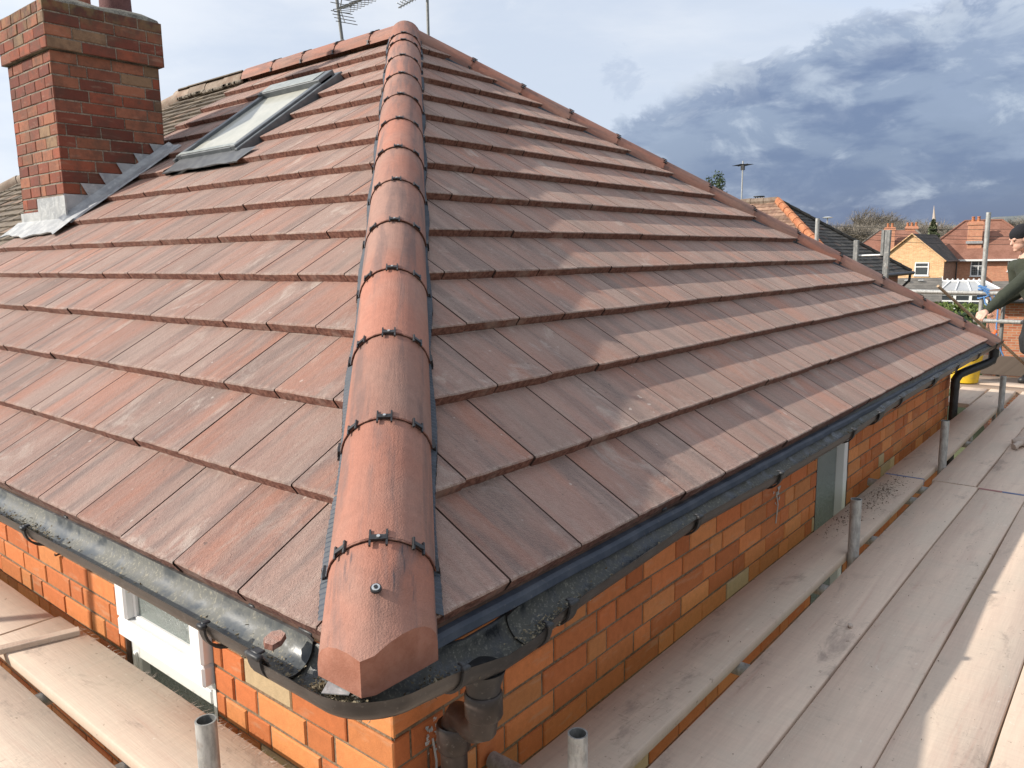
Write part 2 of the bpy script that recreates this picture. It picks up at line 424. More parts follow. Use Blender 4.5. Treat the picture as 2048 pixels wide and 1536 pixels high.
def m_plastic(N, a=(.035, .03, .03), b=(.07, .065, .062), rr=.3):
    oc = N.objco(); n = N.noise(oc, 14.0, 5, .65)
    c = N.mix(N.ss(n, .35, .7), a, b)
    c = N.mix(N.math('MULTIPLY', N.ss(N.noise(oc, 70.0, 4, .7), .58, .72), .25), c, (.25, .23, .2))
    return {'Base Color': c, 'Roughness': N.math('ADD', rr, N.math('MULTIPLY', n, .25)), 'height': n, 'dist': .001, 'bump': .2}


def m_obsc(N):
    oc = N.objco(); d = N.noise(oc, 60.0, 3, .6, 2.5)
    n = N.noise(oc, 3.0, 2, .5)
    c = N.mix(N.ss(d, .4, .62), (.11, .14, .13), (.25, .28, .265)); c = N.mix(N.ss(n, .3, .7), c, (.17, .20, .185))
    return {'Base Color': c, 'Roughness': .16, 'height': d, 'dist': .006, 'bump': .9, 'Specular IOR Level': .8}


def m_oldtile(N, a=(.10, .078, .058), b=(.19, .15, .11)):
    r, g, b_ = N.attr(); oc = N.objco()
    n = N.noise(oc, 6.0, 6, .7); k = N.math('ADD', .7, N.math('MULTIPLY', r, .6))
    c = N.mix(N.ss(n, .35, .65), a, b)
    c = N.mix(N.math('MULTIPLY', N.ss(N.noise(oc, 18.0, 4, .7), .55, .7), .6), c, (.21, .19, .13))
    c = N.mix(N.math('MULTIPLY', g, .25), c, (.26, .13, .08))
    c = N.mix(1.0, c, N.comb(k, k, k), 'MULTIPLY')
    return {'Base Color': c, 'Roughness': .95, 'height': N.noise(oc, 60.0, 4, .7), 'dist': .006, 'bump': .6}


M = {}
M['tile'] = mat('concrete_tile', m_tile)
M['edge'] = mat('tile_edge', m_edge)
M['blockend'] = mat('cut_clay_end', lambda N: {'Base Color': N.mix(N.ss(N.noise(N.objco(), 25.0, 5, .7), .3, .7), (.27, .105, .065), (.34, .15, .10)), 'Roughness': .9, 'height': N.noise(N.objco(), 200.0, 3, .6), 'dist': .002})
M['joint'] = mat('tile_joint', color=(.085, .05, .04), rough=.95)
M['cap'] = mat('ridge_cap', m_cap)
WC = [(.56, .19, .065), (.48, .145, .05), (.58, .225, .08), (.52, .39, .23), (.50, .32, .20)]
M['brick'] = mat('orange_brick', lambda N: m_brick(N, WC))
CC = [(.27, .08, .045), (.16, .05, .035), (.30, .12, .07), (.24, .15, .09), (.40, .26, .19)]
M['cbrick'] = mat('chimney_brick', lambda N: m_brick(N, CC, .5, 2.36))
M['mortar'] = mat('brown_mortar', m_mortar)
M['cmortar'] = mat('chimney_mortar', lambda N: m_mortar(N, (.12, .10, .08), (.30, .255, .20)))
M['wood'] = mat('board_wood', m_wood)
M['galv'] = mat('galvanised', m_galv)
M['galvdark'] = mat('galvanised_dark', lambda N: m_galv(N, (.16, .165, .16), (.27, .27, .26)))
M['lead'] = mat('lead', m_lead)
M['leadl'] = mat('lead_apron', lambda N: m_lead(N, (.27, .275, .28), (.40, .40, .39)))
M['gutin'] = mat('gutter_inside', m_gutin)
M['gut'] = mat('gutter_plastic', lambda N: m_plastic(N, (.02, .017, .016), (.05, .045, .042), .22))
M['blk'] = mat('black_plastic', lambda N: m_plastic(N, (.012, .012, .013), (.03, .03, .032), .35))
M['brownpl'] = mat('brown_plastic', lambda N: m_plastic(N, (.018, .012, .010), (.042, .03, .026), .28))
M['roll'] = mat('hip_roll', lambda N: m_plastic(N, (.035, .045, .06), (.07, .08, .10), .5))
M['tray2'] = mat('pale_felt', lambda N: m_plastic(N, (.08, .085, .09), (.17, .17, .165), .6))  # lighter, greyer copy of the eaves felt
M['gutin2'] = mat('gutter_inside_sunlit_dusty', m_gutin2)  # left gutter: sunlight painted in as a lighter base, plus dirt specks
M['tray'] = mat('eaves_felt', lambda N: m_plastic(N, (.035, .045, .065), (.07, .08, .10), .5))
M['pvc'] = mat('white_pvc', lambda N: {'Base Color': N.mix(N.math('MULTIPLY', N.ss(N.noise(N.objco(), 8.0, 4, .6), .5, .8), .3), (.78, .78, .77), (.62, .61, .58)), 'Roughness': .32})
M['obsc'] = mat('obscure_glass', m_obsc)
M['dglass'] = mat('dark_glass', lambda N: {'Base Color': N.mix(N.noise(N.objco(), 4.0, 3, .5), (.03, .035, .04), (.07, .08, .085)), 'Roughness': .08, 'Specular IOR Level': .8})
M['skg'] = mat('skylight_glass', lambda N: {'Base Color': N.mix(N.ss(N.noise(N.objco(), 5.0, 5, .65), .35, .7), (.36, .36, .31), (.44, .43, .37)), 'Roughness': .5, 'Coat Weight': .35, 'Coat Roughness': .04})
M['skf'] = mat('skylight_frame', lambda N: m_plastic(N, (.085, .095, .105), (.13, .14, .15), .38))
M['skl'] = mat('skylight_trim', lambda N: m_plastic(N, (.22, .24, .235), (.30, .32, .31), .4))
M['old'] = mat('old_tile', m_oldtile)
M['oldcap'] = mat('old_ridge', lambda N: m_oldtile(N, (.22, .15, .11), (.34, .27, .21)))
M['screw'] = mat('steel', color=(.6, .6, .58), rough=.35, metal=.8)
M['dark'] = mat('dark_void', color=(.012, .011, .010), rough=.9)
M['brownreveal'] = mat('stained_reveal', lambda N: m_plastic(N, (.06, .03, .02), (.12, .065, .045), .7))
M['foam'] = mat('white_filler', lambda N: {'Base Color': N.mix(N.noise(N.objco(), 40.0, 4, .6), (.32, .30, .27), (.62, .60, .55)), 'Roughness': .9, 'height': N.noise(N.objco(), 50.0, 4, .7), 'dist': .01})
M['moss'] = mat('moss_debris', lambda N: {'Base Color': N.mix(N.ss(N.attr()[0], 0, 1), (.10, .07, .035), (.34, .29, .20)), 'Roughness': .95})

# ---------------------------------------------------------------- roof numbers
PT = 0.614503981; CP = math.cos(PT); SP = math.sin(PT); TP = SP / CP
G = 0.303533746; TW = 0.295; W = 7.061234; THK = .038
LEN = 5.68           # length of this half of the pair along y
NCO = 14
QX, QY = .27, .25    # wall faces


def roof_slope(name, parent, P, u0, u1, offs, left, right, holes=(), seed=1, ncourse=NCO, smax=None):
    """P(u,s,n)->point. left/right: (a,b,c) half planes a*u+b*s+c>=0."""
    rnd = random.Random(seed); mb = MB()
    smax = smax or W / 2 / CP
    def emit(poly, s0, tilt, dn, rn):
        if len(poly) < 3: return
        A = 0
        for i in range(len(poly)):
            p, q = poly[i], poly[(i + 1) % len(poly)]; A += p[0] * q[1] - q[0] * p[1]
        if abs(A) < 2e-4: return
        if A < 0: poly = poly[::-1]
        uc = sum(p[0] for p in poly) / len(poly)
        def top(p): return -THK * (p[1] - s0) / G + dn + tilt * (p[0] - uc)
        tp = []; fr = []
        for p in poly:
            isf = p[1] < s0 + .006
            fr.append(isf)
            if isf: tp.append(P(p[0], p[1] + .004, top(p)))
            else: tp.append(P(p[0], p[1], top(p)))
        low = [P(p[0], p[1], top(p) - THK + .001) for p in poly]
        mid = [P(p[0], p[1], top(p) - .004) for p in poly]
        mb.face(tp, 0, [(p[0], p[1]) for p in poly], rn)
        n = len(poly)
        for i in range(n):
            j = (i + 1) % n
            if fr[i] and fr[j]:
                mb.face([mid[i], mid[j], tp[j], tp[i]], 0, [(poly[i][0], poly[i][1])] * 4, rn)
                mb.face([low[i], low[j], mid[j], mid[i]], 1, c=rn)
            else:
                mb.face([low[i], low[j], tp[j], tp[i]], 2, c=rn)
    for k in range(ncourse + 1):
        s0 = k * G; s1 = min(s0 + G + .028, smax - .01)
        if s1 - s0 < .04: continue
        off = offs[k] if k < len(offs) else offs[-1 - (len(offs) - k) % 2]
        u = u0 - ((u0 - off) % TW) - TW
        while u < u1:
            a, b = u + .0031, u + TW - .0031
            rn = (rnd.random(), rnd.random(), rnd.random()); tilt = rnd.uniform(-.0025, .0025); dn = rnd.uniform(-.0006, .0006)
            fs = rnd.uniform(-.003, .003)
            nseg = 8
            front = [(a + (b - a) * i / nseg, s0 + fs + rnd.uniform(-.0013, .0013)) for i in range(nseg + 1)]
            front[0] = (a, s0 + fs + .001); front[-1] = (b, s0 + fs + .001)
            poly = front + [(b, s1), (a, s1)]
            polys = [poly]
            if left: polys = [clip(p, *left) for p in polys]
            if right: polys = [clip(p, *right) for p in polys]
            for (h0, h1, g0, g1) in holes:
                new = []
                for p in polys:
                    if not p: continue
                    us = [q[0] for q in p]; ss_ = [q[1] for q in p]
                    if max(us) <= h0 or min(us) >= h1 or max(ss_) <= g0 or min(ss_) >= g1: new.append(p); continue
                    new.append(clip(p, -1, 0, h0)); new.append(clip(p, 1, 0, -h1))
                    mid = clip(clip(p, 1, 0, -h0), -1, 0, h1)
                    new.append(clip(mid, 0, -1, g0)); new.append(clip(mid, 0, 1, -g1))
                polys = [q for q in new if len(q) > 2]
            for p in polys: emit(p, s0 + fs, tilt, dn, rn)
            u += TW
    # underlay sheet just below
    return build(name, mb, [M['tile'], M['edge'], M['joint']], parent)


house = thing('brick_house', 'semi-detached orange brick house with new reddish concrete tile hipped roof, under scaffold', 'house', (W / 2, LEN / 2, -5))
LO = [.165, .292, .130, .241, .083, .207, .057, .19, .045, .19, .05, .2, .06, .2, .05]
RO = [.143, .263, .095, .225, .08, .21, .06, .2, .05, .2, .05, .2, .05, .2, .05]
SKY = (3.645, 4.50, 2.42, 3.63)
roof_slope('roof_slope', house, lambda u, s, n: Vector((s * CP - n * SP, u, s * SP + n * CP)), 0, LEN, LO,
           (1, -CP, -.02), (-1, 0, LEN), holes=[SKY, (5.03, 6.5, 1.87, 2.80)], seed=3)
roof_slope('roof_slope', house, lambda u, s, n: Vector((u, s * CP - n * SP, s * SP + n * CP)), 0, W, RO,
           (1, -CP, -.02), (-1, -CP, W - .02), seed=5)
roof_slope('roof_slope', house, lambda u, s, n: Vector((W - s * CP + n * SP, u, s * SP + n * CP)), 0, LEN, LO,
           (1, -CP, -.02), (-1, 0, LEN), seed=8)
# roof underlay (solid below the tiles so no light leaks)
mb = MB()
d = .06
A0, B0 = Vector((0.05, .05, -.05)), Vector((W - .05, .05, -.05))
AP = Vector((W / 2, W / 2, W / 2 * TP - .075)); RP = Vector((W / 2, LEN, W / 2 * TP - .075))
A1, B1 = Vector((.05, LEN, -.05)), Vector((W - .05, LEN, -.05))
mb.face([A0, B0, AP]); mb.face([B0, B1, RP, AP]); mb.face([A1, A0, AP, RP]); mb.face([A0, A1, B1, B0]); mb.face([A1, RP, B1])
build('roof_deck', mb, M['dark'], house)


# ------------------------------------------------- ridge and hip caps
def cap_profile(r=.118, dz=-.058, n=14, th=.014):
    out = []
    for i in range(n + 1):
        a = math.pi * i / n; out.append((-math.cos(a) * r, dz + math.sin(a) * (r + .004)))
    inn = [(-math.cos(math.pi * i / n) * (r - th), dz + math.sin(math.pi * i / n) * (r - th)) for i in range(n, -1, -1)]
    return out, inn


def cap_tile(parent, o, d, lat, nrm, t0, t1, rn, end=None, name='hip_tile'):
    """one half-round cap from o+d*t0 to o+d*t1; its lower end slightly larger"""
    out, inn = cap_profile(); mb = MB(); seg = 6
    fr = []
    for i in range(seg + 1):
        t = t0 + (t1 - t0) * i / seg; k = 1.012 - .024 * i / seg
        fr.append((o + d * t, k))
    n = len(out); L = []
    for (c, k) in fr:
        L.append([c + lat * (px * k) + nrm * (py * k + (k - 1) * .2) for px, py in out])
    if end is not None:
        # first ring cut by the two vertical planes so that the end is a V
        for j in range(n):
            p = L[0][j]; m_ = end - min(p.x, p.y) if end is not None else 0
            L[0][j] = p + d * ((end - min(p.x, p.y)) / d.x)
        for i in range(1, seg):
            for j in range(n): L[i][j] = L[0][j].lerp(L[seg][j], i / seg)
    if end is not None:
        for i in range(seg):
            f_ = .72 + .28 * min(1.0, (i / seg) * 1.6)
            for j in range(n):
                e0 = L[i][0].lerp(L[i][-1], j / (n - 1)); hh = (L[i][j] - e0).dot(nrm); L[i][j] = L[i][j] - nrm * hh * (1 - f_)
        for j in range(n):
            p = L[0][j]; L[0][j] = p + d * ((end - min(p.x, p.y)) / d.x)
    I = []
    for (c, k) in (fr[0], fr[-1]): I.append([c + lat * (px * k) + nrm * (py * k) for px, py in inn])
    for i in range(seg):
        for j in range(n - 1):
            u0, u1 = j / (n - 1) * .37, (j + 1) / (n - 1) * .37; v0 = (t1 - t0) * i / seg; v1 = (t1 - t0) * (i + 1) / seg
            mb.face([L[i][j], L[i][j + 1], L[i + 1][j + 1], L[i + 1][j]], 0, [(u0, v0), (u1, v0), (u1, v1), (u0, v1)], rn)
    if end is None:
        mb.face(L[0][::-1] + I[0][::-1], 1, c=rn)
    else:
        zs_ = min(L[0][0].z, L[0][-1].z)
        bot = [Vector((p.x, p.y, zs_ - .024)) for p in L[0]]
        for j in range(n - 1):
            mb.face([bot[j], bot[j + 1], L[0][j + 1], L[0][j]], 2, [(0, 0)] * 4, rn)
        mb.face(bot + [o + d * (t0 + .15) - nrm * .05], 2, c=rn)
        for (a, b_) in ((0, 0), (n - 1, n - 1)):
            pass
        side = L[seg][0] - nrm * .0
        mb.face([bot[0], L[0][0], L[seg][0]], 1, c=rn); mb.face([bot[-1], L[0][-1], L[seg][-1]], 1, c=rn)
    mb.face(L[seg] + I[1], 1, c=rn)
    return build(name, mb, [M['cap'], M['edge'], M['blockend']], parent, smooth=40)


def clip_ring(cap, o, d, lat, nrm, t):
    """dark union strip with five H shaped clips over the joint"""
    mb = MB(); out, inn = cap_profile(.1185, -.058, 20)
    c = o + d * t
    for j in range(len(out) - 1):
        a, b_ = out[j], out[j + 1]
        for (ta, ra, tb, rb) in ((-.0028, 1.0, -.0028, 1.022), (-.0028, 1.022, .0028, 1.022), (.0028, 1.022, .0028, 1.0)):
            def Q(p, tt, rr): return c + d * tt + lat * p[0] * rr + nrm * (-.058 + (p[1] + .058) * rr)
            mb.face([Q(a, ta, ra), Q(b_, ta, ra), Q(b_, tb, rb), Q(a, tb, rb)], 1)
    for a in (6, 48, 90, 132, 174):
        th = R(a); nn = (-lat * math.cos(th) + nrm * math.sin(th)); tt = (lat * math.sin(th) + nrm * math.cos(th))
        pc = c - nrm * .058 + nn * .1255
        big = 1.5 if a == 90 else 1.15
        mb.box(pc - tt * .012 * big, (.030 * big, .0045, .006), (d, tt, nn), 0)
        mb.box(pc + tt * .012 * big, (.030 * big, .0045, .006), (d, tt, nn), 0)
        mb.box(pc + nn * .001, (.009 * big, .0245 * big, .006), (d, tt, nn), 0)
        if a == 90: mb.tube([pc + nn * .003, pc + nn * .007], .004, 8, 2)
    return build('ridge_clip', mb, [M['blk'], M['edge'], M['screw']], cap)


def cap_run(o, d, lat, nrm, ts, end=None, name='hip_tile', seed=1, roll=True, skip_first_clip=True, owner=None):
    owner = owner or house
    rnd = random.Random(seed)
    for i in range(len(ts) - 1):
        rn = (rnd.random(), rnd.random() * .6, rnd.random())
        if i == 0 and end is not None: rn = (.31, .95, .6)
        c = cap_tile(owner, o + lat * rnd.uniform(-.0015, .0015) + nrm * rnd.uniform(-.0015, .0015), d, lat, nrm, ts[i] + .002, ts[i + 1] - .002, rn, end if i == 0 else None, name)
        if i > 0: clip_ring(c, o, d, lat, nrm, ts[i])
        if i == 0 and end is not None:
            mb = MB(); p = o + d * (ts[0] + .19) - nrm * .058 + nrm * .1245
            mb.tube([p - nrm * .004, p + nrm * .0015], .0115, 16, 1); mb.tube([p + nrm * .0015, p + nrm * .004], .0085, 16, 0); mb.tube([p + nrm * .004, p + nrm * .0062], .0045, 6, 1)
            build('screw', mb, [M['screw'], M['blk']], c)
    if roll:
        mb = MB(); n = int((ts[-1] - ts[0] - .12) / .0075)
        for sgn in (-1, 1):
            for i in range(n):
                t = ts[0] + .12 + i * .0075
                if t < ts[0] + .21: continue
                h = .0035 if i % 2 else 0.0; wv = .006 * math.sin(t * 9 + sgn) + rnd.uniform(-.001, .001)
                def E(l, tt, hh): return o + d * tt + lat * l * sgn + nrm * (-abs(l) * .4473 + hh)
                a, b_ = .09, .128 + wv
                mb.face([E(a, t, .006 + h), E(b_, t, .003 + h), E(b_, t + .0075, .003 + (.0035 - h)), E(a, t + .0075, .006 + (.0035 - h))])
                mb.face([E(b_, t, .003 + h), E(b_ + .001, t, -.02), E(b_ + .001, t + .0075, -.02), E(b_, t + .0075, .003 + .0035 - h)])
        build('hip_roll', mb, M['roll'], owner)


def hip_frame(P0, P1):
    d = (P1 - P0).normalized(); lat = d.cross(Vector((0, 0, 1))).normalized(); nrm = lat.cross(d).normalized()
    return d, lat, nrm


H0 = Vector((0.012, -.012, 0)); H1 = Vector((W / 2 - .022, W / 2 + .022, W / 2 * TP))
d, lat, nrm = hip_frame(H0, H1); HL = (H1 - H0).length
tsA = [-.085, .24, .66, 1.07, 1.49, 1.89, 2.31, 2.725, 3.16, 3.60, 4.05, 4.50, 4.94, 5.16, HL + .03]
cap_run(H0, d, lat, nrm, tsA, end=-.040, seed=11)
H2 = Vector((W, 0, 0)); H3 = Vector((W / 2, W / 2, W / 2 * TP)); d2, lat2, nrm2 = hip_frame(H2, H3)
tsB = [-.03, .36] + [.36 + .425 * i for i in range(1, 12)] + [HL - .02]
cap_run(H2 - nrm2 * .032, d2, lat2, nrm2, tsB, seed=12)
o3 = Vector((W / 2, W / 2 - .02, W / 2 * TP - .012)); ts3 = [0, .36, .80, 1.24, 1.68, LEN - W / 2 + .02]
cap_run(o3, Vector((0, 1, 0)), Vector((1, 0, 0)), Vector((0, 0, 1)), ts3, name='ridge_tile', seed=13, roll=False)
# ---------------------------------------------------------------- brick walls
CRS = .0868


def brick_wall(name, parent, P, u0, u1, z0, z1, zj, holes=(), mats=('brick', 'mortar'), crs=CRS, sl=.245, mode='mix', seed=1, depth=.02, rot=0.0, **kw):
    """P(u,z,n)->Vector, n outwards. Individual bricks with small bevels on a mortar sheet."""
    rnd = random.Random(seed); mb = MB(); J = .010
    k0 = int(math.floor((z0 - zj) / crs)) ; k = k0
    sh = sl / 2
    # mortar sheet pieces around holes (rows)
    zs = sorted(set([z0, z1] + [h for q in holes for h in (q[2], q[3]) if z0 < h < z1]))
    for a, b in zip(zs[:-1], zs[1:]):
        iv = [(u0, u1)]
        for (h0, h1, g0, g1) in holes:
            if g0 < (a + b) / 2 < g1:
                iv = [t for (p, q) in iv for t in ((p, min(q, h0)), (max(p, h1), q)) if t[1] - t[0] > 1e-4]
        for (p, q) in iv: mb.face([P(p, a, -.0055), P(q, a, -.0055), P(q, b, -.0055), P(p, b, -.0055)], 1)
    while zj + k * crs < z1:
        za = zj + k * crs + J / 2; zb = zj + (k + 1) * crs - J / 2
        za2, zb2 = max(za, z0), min(zb, z1)
        if zb2 - za2 > .01:
            iv = [(u0, u1)]
            for (h0, h1, g0, g1) in holes:
                if g0 < (za + zb) / 2 < g1:
                    iv = [t for (p, q) in iv for t in ((p, min(q, h0)), (max(p, h1), q)) if t[1] - t[0] > .01]
            u = u0 - rnd.choice((0, sh)) - (sh * .5 if k % 2 else 0)
            cnt = rnd.randint(0, 3)
            while u < u1:
                if mode == 'mix': L = sl if (cnt % 4 != 3) else sh; L = sh if rnd.random() < .16 else L
                elif mode == 'head': L = sh if rnd.random() < .93 else sh * .5
                else: L = sl if rnd.random() < .8 else sh
                cnt += 1
                for (p, q) in iv:
                    a = max(u + J / 2 * .9, p); b = min(u + L - J / 2 * .9, q)
                    if b - a < .018: continue
                    r = rnd.random(); rc = (r, rnd.random(), rnd.random())
                    bv = .0035 + rnd.random() * .001; dn = rnd.uniform(-.0018, .0018); jz = rnd.uniform(-.0014, .0014)
                    tl = rnd.uniform(-.0015, .0015)
                    c = [(a, za2), (b, za2), (b, zb2), (a, zb2)]
                    f = [P(x + (bv if x == a else -bv), y + jz + (bv if y == za2 else -bv), dn + (tl if x == a else -tl)) for x, y in c]
                    e = [P(x, y + jz, dn - bv + .0005) for x, y in c]; g = [P(x, y + jz, -.009) for x, y in c]
                    mb.face(f, 0, [(x, y) for x, y in c], rc)
                    for i in range(4):
                        j = (i + 1) % 4
                        mb.face([e[i], e[j], f[j], f[i]], 0, c=rc); mb.face([g[i], g[j], e[j], e[i]], 0, c=rc)
                u += L
        k += 1
    return build(name, mb, [M[mats[0]], M[mats[1]]], parent, **kw)


WX1 = W - .27
LWIN = (1.10, 1.745, -1.35, -.16); RWIN = (3.36, 3.93, -1.35, -.12)
PR = lambda u, z, n: Vector((u, QY - n, z)); PL = lambda u, z, n: Vector((QX - n, u, z))
brick_wall('wall', house, PR, QX, WX1, -2.4, -.03, -.4256, [RWIN], seed=21)
brick_wall('wall', house, PL, QY, LEN, -2.4, -.03, -.428, [LWIN], seed=22)
mb = MB()
for (a, b, c, d_) in (((QX, QY), (WX1, QY), -5.4, -2.4), ((QX, LEN), (QX, QY), -5.4, -2.4), ((WX1, QY), (WX1, LEN), -5.4, -.03), ((WX1, LEN), (QX, LEN), -5.4, -.03)):
    mb.face([(*a, c), (*b, c), (*b, d_), (*a, d_)])
mb.box((1.45 + QX + .13, (LWIN[0] + LWIN[1]) / 2, -.75), (2.4, .9, 1.5), mi=1)
mb.box(((RWIN[0] + RWIN[1]) / 2, QY + .13 + 1.2, -.75), (.9, 2.4, 1.5), mi=1)
build('lower_wall', mb, [mat('brick_lower', lambda N: {'Base Color': N.node('ShaderNodeTexBrick', {'Vector': N.node('ShaderNodeMapping', {'Vector': N.objco(), 'Rotation': (R(90), 0, 0)}), 'Color1': (.45, .13, .05, 1), 'Color2': (.5, .2, .08, 1), 'Mortar': (.25, .18, .12, 1), 'Scale': 1.0, 'Brick Width': .245, 'Row Height': .087, 'Mortar Size': .006}), 'Roughness': .9}), M['dark']], house)
# soffit strip above the brickwork
mb = MB()
mb.box((W / 2, QY / 2 + .02, -.034), (W - .1, QY - .01, .012)); mb.box((QX / 2 + .02, LEN / 2, -.034), (QX - .01, LEN - .1, .012))
build('soffit', mb, M['brownreveal'], house)
# eaves felt lapping into the gutter
mb = MB()
def felt(P, mi=0, lo=-.062):
    pr = [(.06, -.034), (.010, -.039), (.0, -.046), (-.004, lo), (-.0025, lo - .002), (.004, -.049), (.012, -.043), (.06, -.038)]
    pr = [(a, b - .004) for a, b in pr]
    rnd = random.Random(3)
    for i in range(60):
        ua, ub = i / 60, (i + 1) / 60
        wa = .002 * math.sin(i * 1.7); wb = .002 * math.sin((i + 1) * 1.7)
        for j in range(len(pr) - 1):
            (a, b), (c, d_) = pr[j], pr[j + 1]
            mb.face([P(ua, a + wa, b), P(ub, a + wb, b), P(ub, c + wb, d_), P(ua, c + wa, d_)], mi)
felt(lambda t, o, z: Vector((.15 + t * (W - .2), o, z)))
build('eaves_felt', mb, [M['tray'], M['tray2']], house)


# ---------------------------------------------------------------- windows
def left_window():
    y0, y1, z0, z1 = LWIN; x = QX
    f = MB()
    # fixed outer frame, set back in the reveal
    fx = x + .045
    f.box((fx, y1 - .045, -.75), (.05, .07, 1.2), bev=.004); f.box((fx, y0 + .03, -.75), (.05, .06, 1.2), bev=.004)
    f.box((fx, (y0 + y1) / 2, z1 - .02), (.05, y1 - y0 - .14, .05), bev=.004); f.box((fx, (y0 + y1) / 2, -.665), (.05, y1 - y0 - .14, .05), bev=.004)
    f.box((fx - .028, y1 - .05, -.86), (.012, .022, .38), bev=.003)
    wn = build('window', f, M['pvc'], house)
    s = MB(); sx = x - .004; a, b, zb, zt = y0 + .012, y1 - .035, -.590, -.13; fw = .074
    for (c, sz) in (((sx, (a + b) / 2, zb + fw / 2), (.055, b - a, fw)), ((sx, (a + b) / 2, zt - fw / 2), (.055, b - a, fw)),
                    ((sx, a + fw / 2, (zb + zt) / 2), (.0552, fw, zt - zb - 2 * fw)), ((sx, b - fw / 2, (zb + zt) / 2), (.0552, fw, zt - zb - 2 * fw))):
        s.box(c, sz, bev=.008)
    # bevelled glazing bead
    for (c, sz) in (((sx + .012, (a + b) / 2, zb + fw + .006), (.02, b - a - 2 * fw, .016)), ((sx + .012, b - fw - .006, (zb + zt) / 2), (.02, .016, zt - zb - 2 * fw)), ((sx + .012, a + fw + .006, (zb + zt) / 2), (.02, .016, zt - zb - 2 * fw))):
        s.box(c, sz, bev=.004)
    build('sash', s, M['pvc'], wn)
    g = MB(); g.box((sx + .018, (a + b) / 2, (zb + zt) / 2), (.006, b - a - 2 * fw + .01, zt - zb - 2 * fw + .01)); build('pane', g, M['obsc'], wn)
    g = MB(); g.box((fx + .01, (y0 + y1) / 2, -.99), (.006, y1 - y0 - .12, .62)); build('pane', g, M['obsc'], wn)
    for (c, sz) in (((x + .06, y1 - .004, -.75), (.11, .008, 1.2)), ((x + .06, y0 + .004, -.75), (.11, .008, 1.2))):
        r = MB(); r.box(c, sz); build('reveal', r, M['brownreveal'], wn)


left_window()


def right_window():
    x0, x1, z0, z1 = RWIN; y = QY
    f = MB(); fy = y + .03
    f.box((x1 - .115, fy - .02, -.73), (.055, .06, 1.2), bev=.005); f.box((x1 - .06, fy + .015, -.73), (.05, .05, 1.2), bev=.004)
    f.box((x0 + .02, fy + .03, -.73), (.04, .05, 1.2), bev=.004); f.box(((x0 + x1) / 2, fy + .02, z1 - .03), (x1 - x0 - .1, .05, .05), bev=.004)
    wn = build('window', f, M['pvc'], house)
    g = MB(); g.box(((x0 + x1 - .14) / 2, fy, -.73), (x1 - x0 - .15, .006, 1.2)); build('pane', g, M['obsc'], wn)
    for (c, sz) in (((x1 - .012, y + .045, -.73), (.024, .09, 1.2)), ((x0 + .004, y + .05, -.73), (.008, .1, 1.2))):
        r = MB(); r.box(c, sz); build('reveal', r, M['brownreveal'], wn)
    rnd = random.Random(5); fm = MB(); z = -1.3; pts = []
    while z < -.15:
        pts.append(Vector((x1 - .03 + rnd.uniform(-.007, .007), y + .002 + rnd.uniform(-.003, .003), z))); z += .035
    fm.tube(pts, [rnd.uniform(.001, .0065) for _ in pts], 7); build('sealant', fm, M['foam'], wn, smooth=60)


right_window()
# patches of filler and nails on the walls
for (cx, cz, sz, sd) in ((2.77, -.40, .05, 1), (.405, -.49, .04, 2)):
    rnd = random.Random(sd); fm = MB()
    for i in range(16):
        a = rnd.uniform(0, 6.28); rr = sz * rnd.uniform(.3, 1.0); p = Vector((cx + math.cos(a) * rr * .8, QY - .002, cz + math.sin(a) * rr * 1.5))
        s_ = sz * rnd.uniform(.12, .3)
        fm.mesh([p + Vector((rnd.uniform(-1, 1) * s_, rnd.uniform(-.5, .1) * s_ * .8, rnd.uniform(-1, 1) * s_)) for _ in range(7)],
                [(0, 1, 2), (2, 3, 4), (4, 5, 6), (0, 3, 5), (1, 4, 6), (0, 2, 6)])
    fm.tube([(cx, QY, cz), (cx, QY - .012, cz - .06), (cx + .004, QY - .003, cz - .16)], .003, 6)
    build('filler_patch', fm, M['foam'], house)
for (y, z) in ((2.272, -.421), (.802, -.405), (1.95, -.33)):
    nb = MB(); nb.tube([(QX + .01, y, z), (QX - .018, y - .003, z - .003)], .004, 7); nb.tube([(QX - .018, y, z), (QX - .02, y, z)], .006, 7)
    build('nail', nb, M['blk'], house)


# ---------------------------------------------------------------- gutters
def gut_profile(r=.056, th=.0032):
    n = 14; o = [(-math.cos(math.pi * i / n) * r, -math.sin(math.pi * i / n) * r) for i in range(n + 1)]
    i_ = [(math.cos(math.pi * i / n) * (r - th), -math.sin(math.pi * i / n) * (r - th)) for i in range(n + 1)]
    prof = o + [(r + .0015, .003)] + i_ + [(-r - .003, .004)]
    mis = [0] * (n + 1) + [0] + [1] * n + [0, 0, 0]
    return prof, mis[:len(prof)]


def frames(path, outw):
    """path: list of rim-centre points; profile x outwards (negative=outer)"""
    fr = []
    for i, p in enumerate(path):
        d = (Vector(path[min(i + 1, len(path) - 1)]) - Vector(path[max(i - 1, 0)])); d.z = 0; d.normalize()
        lat = Vector((0, 0, 1)).cross(d).normalized()      # left of travel
        fr.append((Vector(p), lat, Vector((0, 0, 1))))
    return fr


